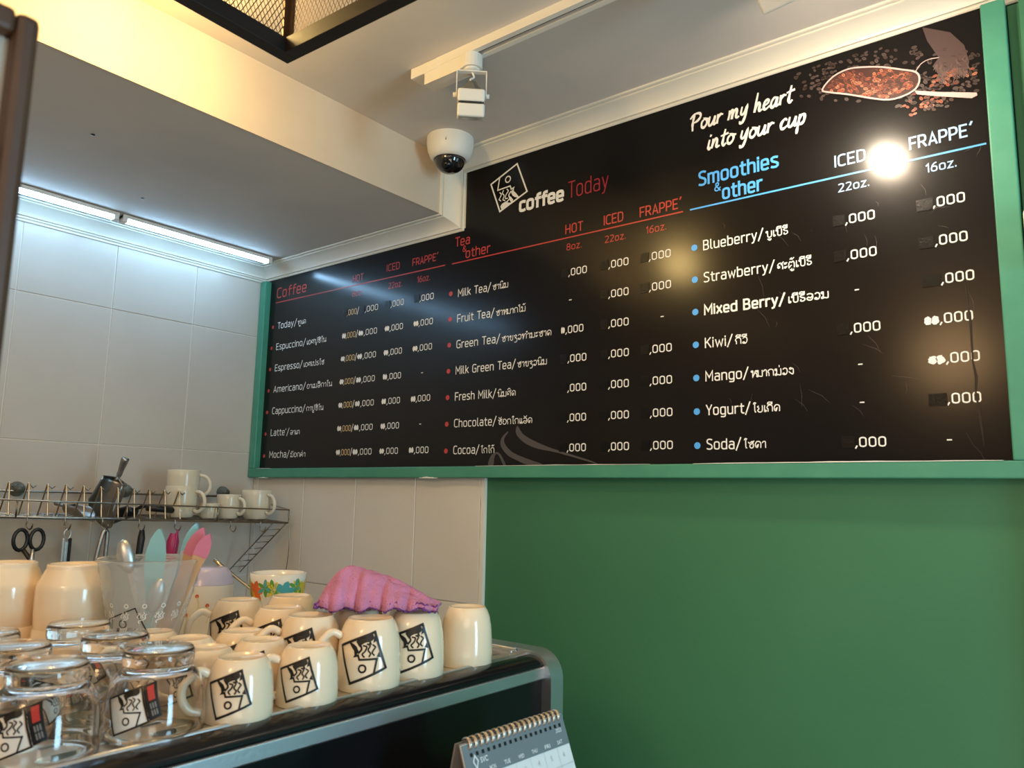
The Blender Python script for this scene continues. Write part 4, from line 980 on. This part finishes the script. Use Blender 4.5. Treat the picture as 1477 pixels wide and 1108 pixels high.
mb = MB(); e = off(-.120, -.01, .104); b = off(.026, .0, .0)
q = smooth_line([b, ((b[0]+e[0])/2, (b[1]+e[1])/2, .050), e], 6); mb.tube(q, [.0022+.0014*k/len(q) for k in range(len(q))], GOLD, 8); mb.build('handle', t)
mb = MB(); mb.lathe([(.0001, -.008), (.008, -.006), (.012, -.001), (.013, .002)], GOLD, 16, (b[0]*.8, b[1]*.8, 0)); mb.build('bowl', t)

# pink towel draped over the mugs
t_c = [(-1.02, -.76), (-.80, -.62)]
CLO = mat('pink_terry_cloth', (.60, .24, .40), .95, bump=(420, 1.0, .004), var=(40, (.70, .28, .50), .35, .7))
HEM = mat('purple_hem_thread', (.20, .06, .30), .95, bump=(500, 1.0, .004))
mb = MB(); NU, NV = 60, 26
def cl(u, v):
    """u along the picture (0 left .. 1 right), v from the front hem (0) to the back (1)"""
    K = [(0, .006), (.06, .030), (.13, .044), (.22, .052), (.36, .050), (.5, .042), (.65, .033), (.8, .022), (.92, .012), (1, .005)]
    for (a, A), (b, B) in zip(K, K[1:]):
        if u <= b: top = A+(B-A)*(u-a)/(b-a); break
    s = -.083+u*.174; d = -.010+v*.120*(.55+.45*math.sin(PI*min(1, .15+u)))+.012*u
    env = math.sin(PI*min(.5+.5*max(0, v-.35)/.65*.8, 1)*1) if v > .35 else math.sin(PI/2*v/.35)**.75
    z = top*env
    z += (.0030*math.sin(u*9+v*17)+.0022*math.sin(v*30-u*11)+.0012*math.sin(v*52+u*6))*min(1, v*5)*min(1, top*40)
    if v < .08: z += .003*math.sin(u*31)*(1-v/.08)+.0035
    d += (.004*math.sin(u*27)+.003*math.sin(u*61))*(1-v)
    o = off(s, d, z)
    return (o[0], o[1], max(z, .001))
O0 = Vector((-.858, -.752, ZT+.0955))
vs = [cl(i/NU, j/NV) for i in range(NU+1) for j in range(NV+1)]
fs = [(i*(NV+1)+j, (i+1)*(NV+1)+j, (i+1)*(NV+1)+j+1, i*(NV+1)+j+1) for i in range(NU) for j in range(NV)]
mb.add(vs, fs, CLO, True)
cloth = mb.build('cloth'); cloth.location = O0; tag(cloth, 'crumpled pink terry cloth lying over the upside-down mugs', 'cloth')
sd = cloth.modifiers.new('s', 'SOLIDIFY'); sd.thickness = .004; sd.offset = 1
mb = MB(); q = [Vector(cl(i/120, .0))+Vector((0, 0, .001+.0015*math.sin(i*1.9))) for i in range(121)]
mb.tube(q, [.0022+.0012*math.sin(i*1.3) for i in range(121)], HEM, 6); mb.tube([p+Vector((.0, .0, .006)) for p in q[::2]], .0012, HEM, 5)
h_ = mb.build('hem', cloth)

# ------------------------------------------------------------------ desk calendar on the ledge
ca = math.atan2(.196, .010)-PI/2
t = empty('desk_calendar', (-.640, -.706, 1.1575), ca, 'spiral bound desk calendar standing in front of the machine', 'calendar')
CARD = mat('grey_card', (.22, .20, .19), .7); PAGE = mat('calendar_page', (.66, .72, .74), .6); HEAD = mat('calendar_header', (.15, .19, .215), .5); NUM = mat('calendar_numbers', (.50, .53, .56), .6)
Wc, Hc = .098, .148; lean = .060
def leaf(name, x_top, x_bot, th, m, z1=Hc, ya=-Wc, yb=Wc):
    mb = MB(); mb.prism([(x_bot, 0), (x_bot+th, 0), (x_top+th, z1), (x_top, z1)], 1, ya, yb, m); return mb.build(name, t)
leaf('back_card', -.004, -.0352, .002, CARD); leaf('front_card', .002, lean, .002, CARD)
leaf('page', .0045, lean+.0025, .0015, PAGE, Hc-.001)
def fm(y, z): return (.0062+(lean+.0025-.0045)*(1-z/(Hc-.001))+.0004, y, z)
hb = .036
mb = MB(); mb.add([fm(-Wc, Hc-hb), fm(Wc, Hc-hb), fm(Wc, Hc-.001), fm(-Wc, Hc-.001)], [(0, 1, 2, 3)], HEAD); mb.build('header_band', t)
fm2 = lambda y, z, h=0: tuple(Vector(fm(y, z))+Vector((.0005+h, 0, 0)))
mb = MB()
for k, s_ in enumerate(('SUN', 'MON', 'TUE', 'WED', 'THU', 'FRI', 'SAT')): put_text(mb, s_, -Wc+.012+k*.0265, Hc-hb+.003, .011, .0042, fm2, PAGE, .02)
ribbon(mb, [(-Wc+.014, Hc-.020), (-Wc+.018, Hc-.014), (-Wc+.022, Hc-.020), (-Wc+.018, Hc-.027), (-Wc+.014, Hc-.020)], .0018, fm2, PAGE)
put_text(mb, 'SVC', -Wc+.026, Hc-.023, .013, .0055, fm2, PAGE, .02)
put_text(mb, '2023', Wc-.022, Hc-.020, .012, .0045, fm2, PAGE, .01)
mb.build('lettering', t)
mb = MB(); n = 1
for r in range(5):
    for c in range(7):
        if (r == 0 and c < 1) or n > 31: continue
        put_text(mb, str(n), -Wc+.020+c*.0262, Hc-hb-.012-r*.021, None, .0055, fm2, NUM, .01); n += 1
for r in range(1, 6): ribbon(mb, [(-Wc, Hc-hb-r*.021), (Wc, Hc-hb-r*.021)], .0005, fm2, NUM, joints=False)
for c in range(1, 7): ribbon(mb, [(-Wc+c*.028, 0.01), (-Wc+c*.028, Hc-hb)], .0005, fm2, NUM, joints=False)
mb.build('lettering', t)
RG = mat('coil_wire', (.66, .58, .50), .3, metal=1)
hole = MB()
for k in range(18):
    y = -Wc+.012+k*(2*Wc-.024)/17
    mb = MB(); pts = [(.002+.0075*math.cos(a), y+.002*math.sin(a*.5), Hc-.003+.0075*math.sin(a)) for a in [math.radians(-70+20*j) for j in range(17)]]
    mb.tube(pts, .0011, RG, 6); mb.tube([(p[0], p[1]+.0024, p[2]) for p in pts], .0011, RG, 6); mb.build('ring', t)
    hole.add([fm2(y-.001, Hc-.0145), fm2(y+.0034, Hc-.0145), fm2(y+.0034, Hc-.0105), fm2(y-.001, Hc-.0105)], [(0, 1, 2, 3)], BLACKP)
hole.build('punched_holes', t)

# ------------------------------------------------------------------ wire dish rack on the tiled wall
XF, XK = -2.06, -2.295; YR, YL = -.035, -1.12
zf = lambda y: 1.528-.033*(y+.832)      # front edge sags to the right
zb = lambda y: 1.530-.020*(y+.832)
t = empty('dish_rack', (XK, -.58, 1.53), 0, 'chrome wire dish rack fixed to the tiled wall', 'rack')
def rk(mb, name, **k): o = mb.build(name, t); o.location = (-XK, .58, -1.53); return o
def wire(pts, r, name): mb = MB(); mb.tube(pts, r, CHROME, 6); return rk(mb, name)
wire([(XF, YL, zf(YL)), (XF, YR, zf(YR))], .0035, 'rail')
wire([(XF+.004, YL, zf(YL)+.040), (XF+.004, YR, zf(YR)+.040)], .0022, 'rail')
wire([(XK, YL, zb(YL)), (XK, YR, zb(YR))], .003, 'rail')
wire([(XK, YL, 1.592), (XK, YR, 1.578)], .003, 'rail')
wire([(XF+.004, YR, zf(YR)+.040), (XK, YR, 1.578)], .0022, 'rail'); wire([(XF, YR, zf(YR)), (XK, YR, zb(YR))], .003, 'rail')
for y in (YR, -.28, -.54, -.80, -1.06): wire([(XF+.004, y, zf(y)), (XF+.004, y, zf(y)+.040)], .002, 'upright')
mb = MB()
for k in range(1, 5):
    x = XF+(XK-XF)*k/5; mb.tube([(x, YL, zf(YL)+(zb(YL)-zf(YL))*k/5), (x, YR, zf(YR)+(zb(YR)-zf(YR))*k/5)], .0015, CHROME, 5)
for k in range(30):
    y = YR-.036*(k+.5); mb.tube([(XF, y, zf(y)), (XK, y, zb(y))], .0013, CHROME, 5)
rk(mb, 'floor_grid')['kind'] = 'stuff'
# pointed plate dividers along the front
D0 = -.772; dy = .0405
GW = mat('bright_wire', (.70, .60, .44), .3, metal=1)
for k in range(-4, 11):
    y = D0+k*.0425
    if y > -.36: break
    z = zf(y); mb = MB()
    q = smooth_line([(XF, y, z), (XF-.006, y, z+.030), (XF-.012, y, z+.068), (XF-.018, y, z+.081), (XF-.026, y, z+.068), (XF-.045, y, z+.034), (XF-.062, y, z+.004)], 4)
    mb.tube(q, .002, GW, 6); mb.tube([(XF-.018, y, z+.081), (XF-.016, y+.010, z+.070), (XF-.020, y+.018, z+.076)], .0016, CHROME, 5); rk(mb, 'divider')
for y in (-.715, -.43, -.115):
    mb = MB(); n = 12
    for s, r in ((0, .019), (.004, .016), (.008, .009)): pass
    mb.tube([(XK-.014, y, 1.592), (XK-.002, y, 1.592), (XK+.008, y, 1.592), (XK+.014, y, 1.592)], [.020, .017, .011, .010], mat('suction_knob', (.10, .11, .09), .3), 16); rk(mb, 'suction_knob')
for s in (YR-.004, YR-.052):
    wire([(XF, s, zf(s)), (XK, s, 1.335)], .002, 'support_wire')
for k in range(1, 8):
    f_ = k/8; wire([(XF+(XK-XF)*f_, YR-.004, zf(YR)+(1.335-zf(YR))*f_), (XF+(XK-XF)*f_, YR-.052, zf(YR)+(1.335-zf(YR))*f_)], .0016, 'rung')
wire(smooth_line([(XF, YR, zf(YR)+.03), (XF+.012, YR, 1.46), (XF+.004, YR+.004, 1.38), (XF-.01, YR, 1.30)], 5), .0014, 'loose_wire')
HK = [-.775, -.690, -.600, -.505, -.405, -.235, -.135]
for y in HK:
    z = zf(y); wire(smooth_line([(XF+.003, y, z+.002), (XF+.004, y, z-.010), (XF+.002, y, z-.020), (XF+.012, y+.005, z-.028), (XF+.021, y+.006, z-.020), (XF+.022, y+.006, z-.012)], 4), .0018, 'hook')

# things on the rack
rm = make_mug('rack_mug', .0445, .088, False, RACKC, flip=False, haz=math.radians(12))
tag(rm, 'x', 'mug', 'cream mugs on the wire rack')
rs = make_mug('rack_mug', .0345, .071, False, RACKC, flip=False, haz=math.radians(20)); tag(rs, 'x', 'mug', 'cream mugs on the wire rack')
def onrack(x, y): return (x, y, zf(y)+(zb(y)-zf(y))*(XF-x)/(XF-XK)+.006)
rm.location = onrack(-2.125, -.108); rm['label'] = 'cream mug with handle at the right end of the wire rack'
rs.location = onrack(-2.115, -.210); rs['label'] = 'small cream mug with handle, left of the rack end mug'
p = onrack(-2.125, -.355); copy_tree(rm, p, math.radians(15), 'lower of two stacked cream mugs on the wire rack')
copy_tree(rm, (p[0], p[1]+.002, p[2]+.046), math.radians(35), 'upper of two stacked cream mugs on the wire rack')
e_ = make_mug('rack_mug', .0275, .043, False, RACKC, flip=False, haz=math.radians(190)); tag(e_, 'tiny cream espresso cup between the stacked and small rack mugs', 'mug', 'cream mugs on the wire rack'); e_.location = onrack(-2.100, -.280)

# aluminium ice scoop standing handle up in the rack
def make_scoop(name, loc, rot, sc, m, label):
    t = empty(name, loc, 0, label, 'scoop'); t.scale = (sc, sc, sc)
    if len(rot) == 2:
        Z = Vector(rot[0]).normalized(); Y = Vector(rot[1]); Y = (Y-Z*Y.dot(Z)).normalized(); Xv = Y.cross(Z)
        t.rotation_euler = Matrix(((Xv.x, Y.x, Z.x), (Xv.y, Y.y, Z.y), (Xv.z, Y.z, Z.z))).to_euler()
    else: t.rotation_euler = rot
    mb = MB(); NU, NA = 10, 14; vs = []
    for i in range(NU+1):
        u = i/NU; r = .034+.010*u
        for j in range(NA+1):
            a = math.radians(-98+196*j/NA); cut = .060*(abs(a)/1.71)**2
            z = -u*(.130-cut*u); vs.append((r*math.sin(a), -r*math.cos(a), z))
    fs = [(i*(NA+1)+j, i*(NA+1)+j+1, (i+1)*(NA+1)+j+1, (i+1)*(NA+1)+j) for i in range(NU) for j in range(NA)]
    mb.add(vs, fs, m, True)
    mb.add([(.0, -.004, .010)]+vs[:NA+1], [(0, k+2, k+1) for k in range(NA)], m, True)
    o = mb.build('scoop_bowl', t); s_ = o.modifiers.new('s', 'SOLIDIFY'); s_.thickness = .002
    mb = MB(); mb.tube(smooth_line([(0, -.010, .002), (0, -.009, .018), (0, -.007, .036), (0, -.005, .054), (0, -.004, .066)], 4), [.007, .006, .0055, .006, .007, .0075, .007, .0075, .008, .0085, .009, .0095, .010, .0105, .0105, .0105, .008][:17], m, 10); mb.build('handle', t)
    return t
make_scoop('ice_scoop', (-2.120, -.552, 1.619), ((.30, .24, 1.0), (.30, -.85, -.12)), 1.0, ALU, 'grey aluminium ice scoop standing handle up in the rack')
make_scoop('coffee_scoop', (-2.17, -.47, 1.545), (math.radians(75), math.radians(8), math.radians(110)), .62, BLACKP, 'small black scoop lying in the rack beside the ice scoop')
make_scoop('steel_strainer', (-2.19, -.63, 1.553), (math.radians(80), 0, math.radians(-60)), .62, ALU, 'grey metal scoop lying behind the rack dividers')
t = empty('thermometer', (-2.11, -.385, 1.535), 0, 'black handled utensil with round silver head lying in the rack', 'utensil')
mb = MB(); mb.tube([(0, -.075, .012), (0, .012, .006)], [.009, .011], BLACKP, 10); mb.build('handle', t)
mb = MB(); mb.tube([(.004, .016, .006), (.012, .022, .010)], .015, STEEL, 18); mb.build('head', t)

# things hanging from the rack hooks
def hang(name, k, label, cat): 
    y = HK[k]; return empty(name, (XF+.012, y+.005, zf(y)-.026), 0, label, cat)
t = hang('scissors', 0, 'black handled scissors hanging from the rack at left', 'scissors')
for s in (-1, 1):
    mb = MB(); mb.tube([(.002*s, s*.017+.015*math.cos(a), -.026+.024*math.sin(a)) for a in [2*PI*j/16 for j in range(16)]], .0045, BLACKP, 8, closed=True); mb.build('handle', t)
    mb = MB(); mb.tube([(.002*s, s*.010, -.048), (0.002*s, -s*.002+.012, -.080), (.002*s, .030-s*.004, -.165)], [.005, .006, .002], BLACKP if s < 0 else STEEL, 6); mb.build('blade', t)
t = hang('whisk_handle', 1, 'steel looped utensil handle hanging second on the rack', 'utensil')
mb = MB(); mb.tube([(0, .008*math.cos(a), -.012+.012*math.sin(a)) for a in [2*PI*j/12 for j in range(12)]], .0018, STEEL, 6, closed=True); mb.build('loop', t)
mb = MB(); mb.box((-.004, -.011, -.150), (.004, -.004, -.022), STEEL); mb.box((-.004, .004, -.150), (.004, .011, -.022), BLACKP); mb.box((-.003, -.004, -.150), (.003, .004, -.030), STEEL); bevel(mb.build('shaft', t), .002)
t = hang('tongs', 2, 'steel tongs hanging under the rack beside the ice scoop', 'tongs')
for s, w_ in ((-1, .016), (1, .006)):
    mb = MB(); mb.tube(smooth_line([(0, 0, -.002), (0, s*.006, -.012), (0, s*w_, -.07), (0, s*w_*1.3, -.14)], 4), .0055, ALU, 8); mb.build('arm', t)
t = hang('kitchen_tool', 3, 'black handled tool hanging below the ice scoop', 'utensil')
mb = MB(); mb.tube([(0, 0, .0), (0, 0, -.02), (0, -.003, -.06), (0, -.006, -.09)], [.006, .0095, .0085, .006], BLACKP, 10); mb.build('handle', t)
mb = MB(); mb.tube([(0, -.006, -.09), (0, -.008, -.15)], .004, STEEL, 8); mb.build('shaft', t)
t = hang('brush', 4, 'magenta brush hanging from the rack behind the spatulas', 'brush')
MG = mat('magenta_plastic', (.42, .03, .12), .35)
mb = MB(); mb.tube([(0, -.010, -.008), (0, -.012, -.03), (0, -.014, -.06), (0, -.018, -.078)], [.010, .016, .015, .007], MG, 12); mb.build('brush_head', t)
mb = MB(); mb.tube(smooth_line([(0, 0, 0), (.01, -.008, -.01), (.017, -.014, -.04), (.012, -.018, -.075), (0, -.03, -.1)], 4), .003, MG, 6); mb.build('cord', t)

# ------------------------------------------------------------------ pieces that belong to a part, not to the whole thing
def under(root_name, child, part):
    for root in [o for o in COL.objects if o.name.split('.')[0] == root_name and o.parent is None]:
        ch = [o for o in COL.objects if o.parent == root]
        pa = [o for o in ch if o.name.split('.')[0] == part]
        for o in ch:
            if o.name.split('.')[0] == child and pa and o is not pa[0]: o.parent = pa[0]
under('security_camera', 'lens', 'dome'); under('security_camera', 'latch', 'housing')
under('spotlight', 'lens', 'lamp_housing'); under('spotlight', 'lamp_bulb', 'lamp_housing')
under('desk_calendar', 'lettering', 'page'); under('desk_calendar', 'header_band', 'page'); under('desk_calendar', 'punched_holes', 'page')
under('cage_lamp', 'bulb', 'lamp_socket'); under('plastic_cup', 'printed_pattern', 'cup_body'); under('plastic_cup', 'printed_emblem', 'cup_body')
under('floral_cup', 'printed_flowers', 'cup_body'); under('dotted_mug', 'printed_dots', 'cup_body'); under('espresso_machine', 'cup_grid', 'drip_tray')
under('switch_box', 'cover_plate', 'box_body')
